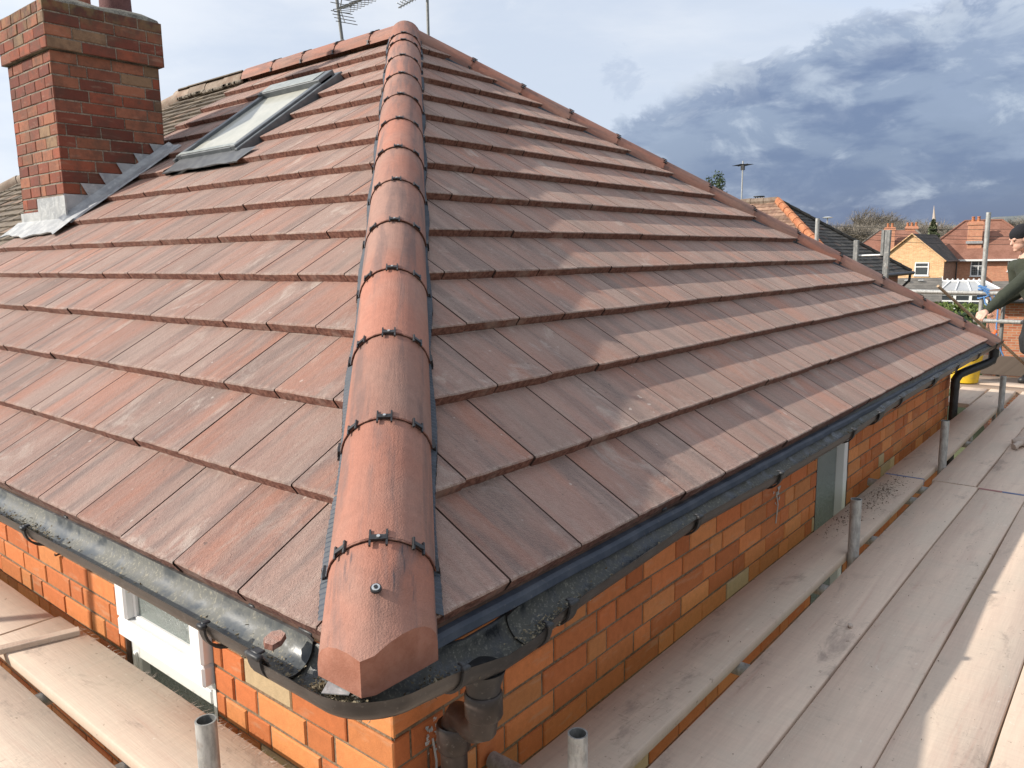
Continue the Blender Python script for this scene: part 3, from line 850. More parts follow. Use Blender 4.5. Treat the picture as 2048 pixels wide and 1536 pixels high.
GYC = -.036
RZ = [(.15, -.070), (.30, -.100), (.42, -.098), (.55, -.072), (1.22, -.040), (1.89, -.052), (2.78, -.050), (3.21, -.035), (3.6, -.022), (4.42, -.018), (5.6, -.016), (6.9, -.020), (7.18, -.022)]
def rz(x):
    for (a, za), (b, zb) in zip(RZ[:-1], RZ[1:]):
        if a <= x <= b: return za + (zb - za) * (x - a) / (b - a)
    return RZ[0][1] if x < RZ[0][0] else RZ[-1][1]
prof, mis = gut_profile()
mb = MB(); pts = []
xs = [.44] + [.5 + .12 * i for i in range(56)]
mb.sweep(frames([(x, GYC, rz(x)) for x in xs if x <= 7.15], 1), prof, mis=mis)
GR = build('gutter', mb, [M['gut'], M['gutin']], house, smooth=50)
mb = MB(); ys = [LEN - .14 * i for i in range(40)]
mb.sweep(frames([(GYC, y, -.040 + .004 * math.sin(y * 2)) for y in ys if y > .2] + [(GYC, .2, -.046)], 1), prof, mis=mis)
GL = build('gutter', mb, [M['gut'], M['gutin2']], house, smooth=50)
# corner angle
p2, m2 = gut_profile(.0605, .003)
arc = [(GYC, .22, -.052), (GYC, .12, -.052)]
cx = GYC + .085
for i in range(1, 9):
    a = R(180 + 90 * i / 9); arc.append((cx + .085 * math.cos(a), cx + .085 * math.sin(a), -.053 - .001 * i))
arc += [(.08, GYC, -.064), (.165, GYC, -.074)]
mb = MB(); mb.sweep(frames(arc, 1), p2, mis=m2)
GC = build('gutter_corner', mb, [M['gut'], M['gutin']], house, smooth=50)
# running outlet
mb = MB(); p3, m3 = gut_profile(.063, .003)
mb.sweep(frames([(x, GYC, rz(x)) for x in (.165, .20, .25, .30, .35, .40, .455)], 1), p3, mis=m3)
ox = .292; zo = rz(ox) - .055
mb.tube([(ox, GYC, zo + .01), (ox, GYC, zo - .03), (ox, GYC, zo - .06)], [.052, .040, .037], 20)
GO = build('gutter_outlet', mb, [M['blk'], M['gutin']], house, smooth=50)
mb = MB(); mb.tube([(ox, GYC, rz(ox) - .0595), (ox, GYC, rz(ox) - .0585)], .030, 18); build('outlet_hole', mb, M['dark'], GO)


def strap(parent, c, lat, d, r=.0645, w_=.022, name='gutter_bracket', notch=True):
    mb = MB(); n = 14
    pr_o = [(-math.cos(math.pi * i / n) * r, -math.sin(math.pi * i / n) * r) for i in range(n + 1)]
    pr_i = [(-math.cos(math.pi * i / n) * (r - .006), -math.sin(math.pi * i / n) * (r - .006)) for i in range(n + 1)]
    z = Vector((0, 0, 1)); c = Vector(c)
    for i in range(n):
        for (A, sgn) in ((pr_o, 1), (pr_i, -1)):
            q = [c + lat * A[k][0] + z * A[k][1] + d * s * w_ / 2 for k, s in ((i, -1), (i + 1, -1), (i + 1, 1), (i, 1))]
            mb.face(q if sgn > 0 else q[::-1])
        for s in (-1, 1):
            mb.face([c + lat * A[k][0] + z * A[k][1] + d * s * w_ / 2 for A, k in ((pr_o, i), (pr_o, i + 1), (pr_i, i + 1), (pr_i, i))])
    mb.box(c - lat * (r - .002) + z * .006, (.016, w_ + .004, .012), (lat, d, z), bev=.003)
    if notch: mb.box(c - lat * (r - .012) + z * .011, (.02, w_ * .6, .006), (lat, d, z), bev=.002)
    mb.box(c + lat * (r - .002) + z * .004, (.014, w_ + .004, .016), (lat, d, z), bev=.003)
    return build(name, mb, M['blk'], parent, smooth=45)


EX, EY = Vector((1, 0, 0)), Vector((0, 1, 0))
for x, w_, r in ((.55, .03, .0665), (1.22, .022, .0645), (1.89, .022, .0645), (2.78, .022, .0645), (3.21, .075, .067), (3.62, .022, .0645), (4.42, .075, .067), (5.1, .022, .0645), (5.9, .022, .0645), (6.7, .022, .0645)):
    strap(GR, (x, GYC, rz(x)), EY, EX, r, w_)
for x in (.168, .452): strap(GO, (x, GYC, rz(x)), EY, EX, .0675, .016)
for y, w_, r in ((.235, .045, .067), (.44, .020, .0655), (1.48, .022, .0645), (2.3, .022, .0645), (3.4, .022, .0645), (4.6, .022, .0645)):
    strap(GL, (GYC, y, -.043), EX, EY, r, w_)


# ---------------------------------------------------------------- downpipes
mb = MB()
mb.tube([(ox, GYC, zo - .045), (ox, GYC, zo - .05), (ox, GYC, zo - .10), (ox, GYC, zo - .105)], [.040, .0435, .0435, .041], 20)
mb.tube([(ox, GYC, zo - .10), (ox + .002, GYC + .006, zo - .135), (ox + .02, GYC + .05, zo - .165), (ox + .055, .07, zo - .185), (ox + .075, .115, zo - .20), (ox + .085, .14, zo - .235), (ox + .085, .145, zo - .27)], .034, 18)
mb.tube([(ox + .085, .145, zo - .235), (ox + .085, .145, zo - .24), (ox + .085, .145, zo - .30), (ox + .085, .145, zo - .305)], [.040, .043, .043, .040], 20)
mb.tube([(ox + .085, .145, zo - .30), (ox + .085, .145, -5.0)], .034, 18)
DP = build('downpipe', mb, M['brownpl'], house, smooth=40)
for z in (-.62, -2.4, -4.2):
    mb = MB(); mb.tube([(ox + .085, .145, z), (ox + .085, .145, z + .05)], .040, 18)
    mb.box((ox + .085, .205, z + .025), (.12, .09, .03), bev=.004)
    build('pipe_clip', mb, M['brownpl'], DP, smooth=40)
mb = MB(); fx = 7.0
zt = rz(fx)
mb.tube([(fx, GYC, zt - .045), (fx, GYC, zt - .14)], .040, 16)
mb.tube([(fx, GYC, zt - .12), (fx - .01, GYC + .01, zt - .175), (fx - .06, .02, zt - .205), (fx - .22, .12, zt - .25), (fx - .30, .165, zt - .275), (fx - .335, .185, zt - .32), (fx - .335, .185, zt - .4)], .037, 16)
mb.tube([(fx - .335, .185, zt - .38), (fx - .335, .185, -5)], .034, 16)
build('downpipe', mb, M['blk'], house, smooth=40)

# debris lying in the gutters: uncountable crumbs
mb = MB(); rnd = random.Random(31)
def crumb(p, s, r):
    q = [p + Vector((rnd.uniform(-1, 1) * s, rnd.uniform(-1, 1) * s, rnd.uniform(-.5, 1) * s)) for _ in range(4)]
    mb.mesh(q, [(0, 1, 2), (0, 2, 3), (0, 3, 1), (1, 3, 2)], 0, (r, 0, 0))
def heap(P, n, sd, s0=.0025, s1=.006, tone=.5, z=0.0):
    for _ in range(n):
        t = rnd.gauss(0, sd); l = rnd.gauss(0, .016)
        if abs(l) > .045: continue
        h = -math.sqrt(.0525 ** 2 - l * l) + max(0, .010 * math.exp(-t * t / sd / sd)) * rnd.random() + z + .002
        crumb(P(t, l, h), rnd.uniform(s0, s1), min(1, max(0, rnd.gauss(tone, .25))))
for (x, n, sd, tn) in ((.16, 420, .035, .3), (.50, 260, .05, .8), (.62, 120, .05, .7), (.86, 60, .09, .5), (1.9, 60, .1, .4), (2.4, 120, .15, .25), (3.0, 160, .1, .2)):
    heap(lambda t, l, h, x=x: Vector((x + t, GYC - .012 + l, rz(x + t) + h)), n, sd, tone=tn)
for (y, n, sd, tn) in ((.03, 520, .028, .75), (.10, 240, .02, .25), (.26, 90, .05, .9), (.5, 70, .12, .8), (1.0, 60, .25, .6), (1.62, 500, .13, .45), (2.0, 300, .15, .5), (2.6, 200, .3, .5)):
    heap(lambda t, l, h, y=y: Vector((GYC - .006 + l, y + t, -.042 + h)), n, sd, tone=tn)
for _ in range(200):
    x = rnd.uniform(.1, 6.9); l = rnd.gauss(-.012, .02)
    if abs(l) < .045: crumb(Vector((x, GYC + l, rz(x) - math.sqrt(.0525 ** 2 - l * l) + .002)), rnd.uniform(.001, .004), rnd.random())
for _ in range(420):
    y = rnd.uniform(.1, 3.0); l = rnd.gauss(0, .02)
    if abs(l) < .045: crumb(Vector((GYC + l, y, -.042 - math.sqrt(.0525 ** 2 - l * l) + .002)), rnd.uniform(.001, .0035), rnd.random())
build('gutter_debris', mb, M['moss'], None, kind='stuff')
# broken piece of tile resting on the gutter edge
mb = MB(); c0 = Vector((-.045, .245, -.028))
top = [(-.03, -.035), (.0, -.04), (.03, -.022), (.034, .012), (.012, .034), (-.022, .028), (-.036, .0)]
T = [c0 + Vector((a * .62, b * .62, .006 + .15 * a)) for a, b in top]; B_ = [c0 + Vector((a * .67, b * .65, -.006 + .15 * a)) for a, b in top]
mb.face(T, 0, [(a, b) for a, b in top], (.4, .2, .8)); mb.face(B_[::-1], 1)
for i in range(7): mb.face([B_[i], B_[(i + 1) % 7], T[(i + 1) % 7], T[i]], 1)
build('tile_fragment', mb, [M['tile'], M['edge']], None, origin=c0, label='small broken piece of reddish tile lying on the dirty gutter near the roof corner', cat='tile fragment')
# offcut of grey flashing lying in the gutter corner
mb = MB(); mb.box((-.035, .045, -.066), (.05, .055, .002), (Vector((.8, .5, .1)).normalized(), Vector((-.5, .8, .0)).normalized(), Vector((0, -.1, 1)).normalized()))
build('felt_offcut', mb, M['leadl'], None, origin=(-.035, .045, -.066), label='small pale square offcut lying in the gutter corner below the hip end', cat='offcut')

# ---------------------------------------------------------------- skylight (in the left slope)
def SL(y, s, n): return Vector((s * CP - n * SP, y, s * SP + n * CP))
AXS = (EY, Vector((CP, 0, SP)), Vector((-SP, 0, CP)))
mb = MB()
def sbox(mb, y0, y1, s0, s1, n0, n1, mi=0, bev=.004): mb.box(SL((y0 + y1) / 2, (s0 + s1) / 2, (n0 + n1) / 2), (y1 - y0, s1 - s0, n1 - n0), AXS, mi, bev=bev)
ya, yb, sa, sb = 3.69, 4.47, 2.56, 3.57
sbox(mb, ya, ya + .06, sa, sb, -.06, .038); sbox(mb, yb - .06, yb, sa, sb, -.06, .038)
sbox(mb, ya + .06, yb - .06, sa, sa + .055, -.06, .034); sbox(mb, ya, yb, sb - .13, sb + .03, -.05, .058)
sk = build('skylight', mb, [M['skf']], house)
mb = MB()
sbox(mb, ya - .035, ya - .002, sa - .02, sb + .05, -.06, .022); build('side_trim', mb, M['skf'], sk)
mb = MB(); sbox(mb, yb + .002, yb + .035, sa - .02, sb + .05, -.06, .022); build('side_trim', mb, M['skf'], sk)
mb = MB(); sbox(mb, ya + .0, yb, sb + .032, sb + .10, -.06, .012); build('top_flashing', mb, M['skf'], sk)
mb = MB()
sbox(mb, ya + .075, yb - .02, sb - .12, sb + .015, .0582, .064, bev=.002); build('top_capping', mb, M['skl'], sk)
mb = MB(); sbox(mb, ya + .02, yb - .02, sa + .012, sa + .045, .034, .040, bev=.002); build('bottom_capping', mb, M['skl'], sk)
mb = MB(); sbox(mb, ya + .075, yb - .075, sa + .062, sa + .078, .018, .026, bev=.002); build('glazing_bar', mb, M['skl'], sk)
mb = MB(); sbox(mb, ya + .055, yb - .055, sa + .05, sb - .12, .006, .016, bev=0); build('pane', mb, M['skg'], sk)
M['skf2'] = mat('flashing_grey', lambda N: m_plastic(N, (.07, .075, .085), (.12, .125, .13), .45))
mb = MB(); rnd = random.Random(4); nn = 26
for i in range(nn):
    y0_, y1_ = 3.47 + (4.44 - 3.47) * i / nn, 3.47 + (4.44 - 3.47) * (i + 1) / nn
    def edge(y): return 2.385 + .005 * math.sin(y * 14) + .003 * math.sin(y * 31)
    def L_(y, s): return SL(y, s, (.005 + .003 * math.sin(y * 23 + s * 30)) if s < 2.44 else .006)
    ss_ = [None, 2.42, 2.50, 2.565]
    for a, b in ((0, 1), (1, 2), (2, 3)):
        A = [edge(y0_) if a == 0 else ss_[a], edge(y1_) if a == 0 else ss_[a]]
        mb.face([L_(y0_, A[0]), L_(y1_, A[1]), L_(y1_, ss_[b]), L_(y0_, ss_[b])])
    mb.face([SL(y0_, edge(y0_), -.002), SL(y1_, edge(y1_), -.002), L_(y1_, edge(y1_)), L_(y0_, edge(y0_))])
build('flashing', mb, M['skf2'], sk, smooth=30)

# ---------------------------------------------------------------- chimney
ch = thing('chimney', None, None, (0, 0, 0)); ch.parent = house; ch.location = -house.location
X0, X1, Y0, Y1 = 1.506, 2.285, 5.02, 5.815
ZC = 2.232; ZT = 2.555; CC_ = .0823
def PA(x0): return lambda u, z, n: Vector((x0 - n, u, z))
cmats = ('cbrick', 'cmortar')
def stack(x0, x1, y0, y1, z0, z1, sd, faces=4):
    for i, (P, a, b, md) in enumerate((((lambda u, z, n: Vector((x0 - n, -u, z))), -y1, -y0, 'head'), ((lambda u, z, n: Vector((u, y0 - n, z))), x0, x1, 'str'),
                                       ((lambda u, z, n: Vector((x1 + n, u, z))), y0, y1, 'head'), ((lambda u, z, n: Vector((-u, y1 + n, z))), -x1, -x0, 'str'))):
        yield brick_wall('brickwork', ch, P, a, b, z0, z1, ZC - CC_ * 40, mats=cmats, crs=CC_, sl=.38 if md == 'head' else .24, mode=md, seed=sd + i)
list(stack(X0, X1, Y0, Y1, .7, ZC, 40))
o = .032
list(stack(X0 - o, X1 + o, Y0 - o, Y1 + o, ZC + .004, ZT, 50))
mb = MB()
mb.face([(X0 - o + .006, Y0 - o + .006, ZC + .003), (X0 - o + .006, Y1 + o - .006, ZC + .003), (X1 + o - .006, Y1 + o - .006, ZC + .003), (X1 + o - .006, Y0 - o + .006, ZC + .003)])
# mortar flaunching on top
n = 12; rnd = random.Random(9); g0 = []; ring = lambda k, z, j: [Vector((((X0 + X1) / 2) + sx * ((X1 - X0) / 2 + o - k), ((Y0 + Y1) / 2) + sy * ((Y1 - Y0) / 2 + o - k), z + rnd.uniform(-j, j))) for sx, sy in [(-1, -1), (-.5, -1), (0, -1), (.5, -1), (1, -1), (1, -.5), (1, 0), (1, .5), (1, 1), (.5, 1), (0, 1), (-.5, 1), (-1, 1), (-1, .5), (-1, 0), (-1, -.5)]]
rs = [ring(.006, ZT - .012, .0), ring(.02, ZT + .02, .008), ring(.10, ZT + .06, .012), ring(.22, ZT + .09, .008)]
for a, b in zip(rs[:-1], rs[1:]):
    for i in range(16): mb.face([a[i], a[(i + 1) % 16], b[(i + 1) % 16], b[i]])
mb.face(rs[-1])
build('flaunching', mb, mat('sooty_mortar', lambda N: m_mortar(N, (.09, .08, .065), (.27, .25, .20))), ch, smooth=50)
for (px, py, mm) in ((2.14, 5.33, 'pot_dark'), (1.98, 5.66, 'pot_red')):
    pm = mat(mm, lambda N: m_mortar(N, *(((.10, .045, .045), (.16, .075, .07)) if mm == 'pot_dark' else ((.35, .14, .09), (.45, .22, .15)))))
    mb = MB(); mb.tube([(px, py, ZT + .04), (px, py, ZT + .09), (px, py, ZT + .095), (px, py, ZT + .74), (px, py, ZT + .75), (px, py, ZT + .80)], [.13, .13, .115, .10, .12, .12], 22)
    build('chimney_pot', mb, pm, ch, smooth=40)
# stepped lead on the side, apron in front
mb = MB()
yf = Y0 - .012
nst = 5; zj0 = ZC - CC_ * 40
def zroof(x): return x * TP
steps = []
x = X0 - .02; zt = 1.355
tops = []
kx = [X0 - .012, 1.665, 1.80, 1.935, 2.07, 2.20, X1 + .012]
kz = [round((1.25 - zj0) / CC_) * CC_ + zj0 + CC_ * i for i in range(6)]
for i in range(6):
    xa, xb = kx[i], kx[i + 1]; zt = kz[i]
    sh_ = .045 if i else 0
    mb.face([(xa, yf, zroof(xa) - .02), (xb, yf, zroof(xb) - .02), (xb, yf, zt), (xa - sh_, yf, zt), (xa, yf, zt - CC_)])
    mb.face([(xa - sh_, yf, zt), (xb, yf, zt), (xb, Y0, zt + .002), (xa - sh_, Y0, zt + .002)])
# soaker strip on the tiles
nseg = 30
for i in range(nseg):
    s0_, s1_ = 1.80 + (2.86 - 1.80) * i / nseg, 1.80 + (2.86 - 1.80) * (i + 1) / nseg
    for (ya_, na, yb_, nb_) in ((Y0 - .012, .045, Y0 - .05, .014), (Y0 - .05, .014, Y0 - .14, .008), (Y0 - .14, .008, Y0 - .15, -.004)):
        wv = lambda s: .004 * math.sin(s * 17)
        e0 = wv(s0_) if yb_ < Y0 - .1 else 0; e1 = wv(s1_) if yb_ < Y0 - .1 else 0
        mb.face([SL(ya_, s0_, na), SL(yb_ + e0, s0_, nb_), SL(yb_ + e1, s1_, nb_), SL(ya_, s1_, na)])
build('lead_flashing', mb, M['lead'], ch)
mb = MB(); xf = X0 - .012
mb.face([(xf, Y0 - .03, 1.02), (xf, Y1 + .02, 1.02), (xf, Y1 + .02, 1.14), (xf, Y0 + .47, 1.14), (xf, Y0 + .47, 1.235), (xf, Y0 - .03, 1.235)][::-1])
mb.face([(xf, Y0 - .03, 1.235), (xf, Y0 + .47, 1.235), (X0, Y0 + .47, 1.238), (X0, Y0 - .03, 1.238)])
nn = 24
for i in range(nn):
    ya_, yb_ = Y0 - .16 + (Y1 + .1 - Y0 + .16) * i / nn, Y0 - .16 + (Y1 + .1 - Y0 + .16) * (i + 1) / nn
    def lo(y): return 1.66 + .02 * math.sin(y * 9) + .01 * math.sin(y * 23)
    mb.face([SL(ya_, lo(ya_), .006), SL(yb_, lo(yb_), .006), SL(yb_, 1.80, .012), SL(ya_, 1.80, .012)])
    mb.face([SL(ya_, lo(ya_), -.004), SL(yb_, lo(yb_), -.004), SL(yb_, lo(yb_), .006), SL(ya_, lo(ya_), .006)])
    mb.face([SL(ya_, 1.80, .012), SL(yb_, 1.80, .012), (xf, yb_, 1.075), (xf, ya_, 1.075)])
mb.face([(xf, Y0 - .03, 1.02), (xf, Y0 - .03, 1.235), (X0, Y0 - .03, 1.235), (X0, Y0 - .03, 1.02)])
build('lead_apron', mb, M['leadl'], ch)

# ---------------------------------------------------------------- adjoining old half of the pair
nb = thing('brick_house', 'adjoining house half with mossy old brown tiled roof and lichened ridge, beyond the chimney', 'house', (W / 2, LEN + 3, -5))
YE = 2 * LEN + .1
def old_slope(name, P, u0, u1, left, right, seed, gg=.105, tw=.17, parent=None, smax=None):
    rnd = random.Random(seed); mb = MB(); n = int((smax or (W / 2 / CP)) / gg)
    for k in range(n + 1):
        s0 = k * gg; s1 = s0 + gg + .012; u = u0 - (tw / 2 if k % 2 else 0) - rnd.random() * .02
        while u < u1:
            poly = [(u, s0 + rnd.uniform(-.004, .004)), (u + tw - .002, s0 + rnd.uniform(-.004, .004)), (u + tw - .002, s1), (u, s1)]
            if left: poly = clip(poly, *left)
            if right and len(poly) > 2: poly = clip(poly, *right)
            if len(poly) > 2:
                dn = rnd.uniform(-.004, .004) + .006 * math.sin(u * 2.1 + k * .13); rn = (rnd.random(), 1.0 if rnd.random() < .1 else 0.0, rnd.random())
                tp = [P(a, b, -.016 * (b - s0) / gg + dn) for a, b in poly]; lw = [P(a, b, -.016 * (b - s0) / gg + dn - .016) for a, b in poly]
                mb.face(tp, 0, poly, rn)
                for i in range(len(poly)): mb.face([lw[i], lw[(i + 1) % len(poly)], tp[(i + 1) % len(poly)], tp[i]], 0, c=(rn[0] * .5, 0, 0))
            u += tw
    return build(name, mb, M['old'], parent or nb)


RE_ = 6.95                                  # end of its ridge
YH = RE_ + W / 2
old_slope('roof_slope', lambda u, s, n: Vector((s * CP - n * SP, u, s * SP + n * CP - .025)), LEN + .005, YH, (1, 0, -LEN - .005), (-1, -CP, YH), 61)
old_slope('roof_slope', lambda u, s, n: Vector((W - s * CP + n * SP, u, s * SP + n * CP - .025)), LEN + .005, YH, (1, 0, -LEN - .005), (-1, -CP, YH), 62, gg=.21, tw=.34)
mb = MB(); zz = W / 2 * TP - .1
mb.face([(0, YH, -.06), (W, YH, -.06), (W / 2, RE_, zz)]); mb.face([(0, LEN, -.06), (W / 2, LEN, zz), (W / 2, RE_, zz), (0, YH, -.06)][::-1]); mb.face([(W, LEN, -.06), (W / 2, LEN, zz), (W / 2, RE_, zz), (W, YH, -.06)])
build('roof_hip_end', mb, M['old'], nb)
mb = MB(); mb.box((W / 2, (LEN + YH - .3) / 2, -2.75), (W - .54, YH - .3 - LEN, 5.3)); build('wall', mb, M['brick'], nb)
Dn = Vector((0, 1, 0))
oo = Vector((W / 2, LEN + .02, W / 2 * TP - .035))
rr = random.Random(77)
def old_cap(p, d, L):
    lat = d.cross(Vector((0, 0, 1))).normalized(); nrm = lat.cross(d).normalized()
    out, inn = cap_profile(.115, -.05, 10, .02); mb = MB()
    k = rr.uniform(-.008, .008); p = p + nrm * k
    fr = [(p, lat, nrm), (p + d * (L - .006), lat, nrm)]
    mb.sweep(fr, out + inn, mi=0, col=(rr.random(), 0, 0))
    c = build('ridge_tile', mb, M['oldcap'], nb, smooth=40)
    mb = MB()
    for i in range(7):       # lime bedding mortar along the lower edges
        q = p + d * (L * (i + rr.random()) / 7) - lat * .0
        for sg in (-1, 1): mb.box(q + lat * sg * .11 - nrm * .052, (.05 + rr.random() * .04, .03, .03), (d, lat, nrm), bev=.008)
    build('bedding', mb, M['cmortar'], c)
yy = 0
while yy < RE_ - LEN - .1: old_cap(oo + Dn * yy, Dn, .32); yy += .32
dh = (Vector((0, YH, 0)) - Vector((W / 2, RE_, W / 2 * TP))).normalized()
p0 = Vector((W / 2, RE_ - .05, W / 2 * TP - .04)); t = 0
while t < 5.6: old_cap(p0 + dh * t, dh, .32); t += .32
# ---------------------------------------------------------------- scaffold
ZD = -.60; BT = .038


def board(x0, x1, y0, y1, lab, z=ZD, rx=0.0, ends='', skew=0.0, mm='wood'):
    """one scaffold board; long axis found from its sizes; ends: colour bands"""
    mb = MB(); rnd = random.Random(int((x0 * 31 + y0 * 57 + x1) * 1000)); lx = abs(x1 - x0) > abs(y1 - y0)
    L0, L1, S0, S1 = (x0, x1, y0, y1) if lx else (y0, y1, x0, x1)
    rn = (rnd.random(), rnd.random(), rnd.random()); n = 26; bv = .0035
    def P(l, s, zz): return Vector((l, s, zz)) if lx else Vector((s, l, zz))
    rows = []
    for i in range(n + 1):
        l = L0 + (L1 - L0) * i / n; wv = .0022 * math.sin(l * 2.3 + rn[0] * 9); a, b = S0 + wv + rnd.uniform(-.0007, .0007), S1 + wv + rnd.uniform(-.0007, .0007)
        a += skew * (l - L0); b += skew * (l - L0)
        zz = z + .0012 * math.sin(l * 3.1 + rn[1] * 7)
        rows.append([(l, a, zz - BT), (l, a, zz - bv), (l, a + bv, zz), (l, (a + b) / 2, zz - .0008), (l, b - bv, zz), (l, b, zz - bv), (l, b, zz - BT)])
    for i in range(n):
        for j in range(7):
            k = (j + 1) % 7; q = [rows[i][j], rows[i + 1][j], rows[i + 1][k], rows[i][k]]
            if lx: q = q[::-1]
            mb.face([P(*t) for t in q], 0, [(t[0], t[1] + (z - t[2])) for t in q], rn)
    for i in (0, n): mb.face([P(*t) for t in (rows[i] if (i == 0) != lx else rows[i][::-1])], 0, [(t[2] * 3, t[1]) for t in rows[i]], rn)
    c = P((L0 + L1) / 2, (S0 + S1) / 2, z - BT)
    ob = build('scaffold_board', mb, M[mm], None, origin=c, label=lab, cat='scaffold board', group='scaffold boards of the platform', smooth=50)
    for e in ends:
        l = L0 if e in 'ab' else L1; bm_ = MB(); hs = (S0 + S1) / 2; s2 = skew * (l - L0)
        for (u0, u1, mi) in (((S0, hs, 1), (hs, S1, 0)) if e in 'bd' else ((S0, S1, 1),)):
            bm_.box(P(l + (.001 if l == L1 else -.001), (u0 + u1) / 2 + s2, z - BT / 2 + .0005), (.006, abs(u1 - u0), BT + .003) if lx else (abs(u1 - u0), .006, BT + .003), mi=mi)
            bm_.box(P(l + (-.008 if l == L1 else .008), (u0 + u1) / 2 + s2, z + .0012), (.014, abs(u1 - u0) - .004, .0012) if lx else (abs(u1 - u0) - .004, .014, .0012), mi=mi)
        build('end_band', bm_, [M['bandr'], M['bandb']], ob)
    return ob


M['bandr'] = mat('red_band', lambda N: {'Base Color': N.mix(N.noise(N.objco(), 60.0, 4, .7), (.30, .08, .09), (.38, .20, .18)), 'Roughness': .7})
M['bandb'] = mat('blue_band', lambda N: {'Base Color': N.mix(N.noise(N.objco(), 60.0, 4, .7), (.05, .10, .28), (.20, .24, .33)), 'Roughness': .7})

M['wood2'] = mat('shaded_wood', lambda N: m_wood(N, (.50, .47, .45)))  # dark tint paints shade into the cross planks
XR0 = .185
board(XR0, 4.19, -.117, .099, 'grey scaffold board nearest the brick wall under the long eave, with dark muck on it', ends='c')
board(4.20, 8.02, -.105, .110, 'scaffold board continuing along the brick wall towards the worker, beyond the mucky one')
board(-2.2, 4.19, -.399, -.172, 'second scaffold board from the long wall, alongside the pole stubs, carrying a small pebble')
board(4.20, 8.02, -.385, -.160, 'scaffold board beyond the butt joint, second out from the wall, below the worker')
board(-2.2, 4.172, -.639, -.407, 'third scaffold board out from the long wall, ending in a red and blue band', ends='d')
board(4.185, 8.02, -.622, -.392, 'scaffold board beginning just past the red and blue band, with a stone-like lump on it')
board(-2.2, 4.30, -.875, -.647, 'scaffold board split lengthwise into shade and sunlight at the lower right')
board(4.31, 8.02, -.86, -.632, 'scaffold board beyond the half sunlit one, at the right edge of the photo')
board(-2.2, 4.3, -1.108, -.883, 'fully sunlit scaffold board in the bottom right corner')
board(7.02, 8.02, .128, .352, 'short board filling the corner between the black downpipe and the yellow bucket')
# cross boards on the return beyond the far corner
cl_ = ['first plank laid crosswise just past the far corner downpipe, in shade', 'second crosswise plank past the far corner, with a bright sunlit edge', 'third crosswise plank beyond the far corner, behind the yellow bucket', 'crosswise plank at the worker\'s feet, next to the upright edge board']
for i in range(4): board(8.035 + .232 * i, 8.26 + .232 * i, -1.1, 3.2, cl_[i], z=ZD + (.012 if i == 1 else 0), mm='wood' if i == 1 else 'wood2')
# left platform
board(-.062, .182, -2.3, 2.075, 'wide pale sunlit board under the bathroom window, beside the left brick wall')
board(-.062, .165, 2.09, 5.8, 'sunlit board ending in a skewed joint at the far left edge, against the brick wall')
board(-.335, -.105, -2.3, 2.6, 'second sunlit board of the left platform, with a dark shadow across its lower end')
board(-.57, -.345, -2.3, 2.3, 'third board of the left platform, at the lower left corner')
board(-.81, -.58, -2.3, 2.3, 'fourth board of the left platform, mostly outside the lower left corner')
board(-1.05, -.82, -2.3, 2.3, 'fifth board of the left platform, outside the lower left of the photo')  # unseen, added to keep sun from coming through the board gaps
board(-1.29, -1.06, -2.3, 2.3, 'outermost board of the left platform, outside the photo')  # unseen as well, added to block the same sun
board(-.57, -.345, 2.32, 6.0, 'further third board of the left platform, outside the left edge')
board(-.335, -.105, 2.62, 6.0, 'further second board of the left platform, outside the left edge')
mb = MB(); mb.box((.02, 1.90, ZD + .010), (.30, .042, .020), (Vector((.96, -.28, 0)), Vector((.28, .96, 0)), Vector((0, 0, 1))), bev=.002)
build('batten', mb, M['wood'], None, origin=(.02, 1.90, ZD), label='thin timber batten lying skewed across the left boards near the left edge', cat='batten')


def pole(name, x, y, z0, z1, lab, group, r=.0242, hollow=True, m_='galv', lean=(0, 0)):
    mb = MB(); n = 24
    if hollow:
        top = Vector((x + lean[0], y + lean[1], z1)); bot = Vector((x, y, z0))
        def ring(c, rr): return [c + Vector((math.cos(2 * math.pi * j / n), math.sin(2 * math.pi * j / n), 0)) * rr for j in range(n)]
        A, B, C_, D = ring(bot, r), ring(top, r), ring(top, r - .0042), ring(top - Vector((0, 0, .35)), r - .0042)
        for j in range(n):
            k = (j + 1) % n
            mb.face([A[j], A[k], B[k], B[j]]); mb.face([B[j], B[k], C_[k], C_[j]]); mb.face([C_[j], C_[k], D[k], D[j]], 1)
        mb.face(D, 1)
    return build(name, mb, [M[m_], M['galvdark']], None, origin=(x, y, z0), label=lab, cat='scaffold pole', group=group, smooth=40)


gi = 'inner standards rising through the gap in the boards'
pole('scaffold_pole', .502, -.145, -5, -.365, 'short hollow pole stub at the bottom centre, nearest the camera on the right platform', gi)
pole('scaffold_pole', 2.69, -.145, -5, -.34, 'hollow pole stub rising in front of the obscured side window', gi)
pole('scaffold_pole', 4.56, -.140, -5, -.300, 'third pole stub along the right platform, past the board joint', gi)
pole('scaffold_pole', 6.98, -.125, -5, -.32, 'far pole stub near the black corner downpipe and bucket', gi)
pole('scaffold_pole', -.082, .49, -5, -.289, 'hollow pole stub on the left platform below the bathroom window', gi)
pole('scaffold_pole', -1.35, 3.4, -5, .86, 'outer standard of the left platform, outside the left edge of the photo', 'outer standards at the left')
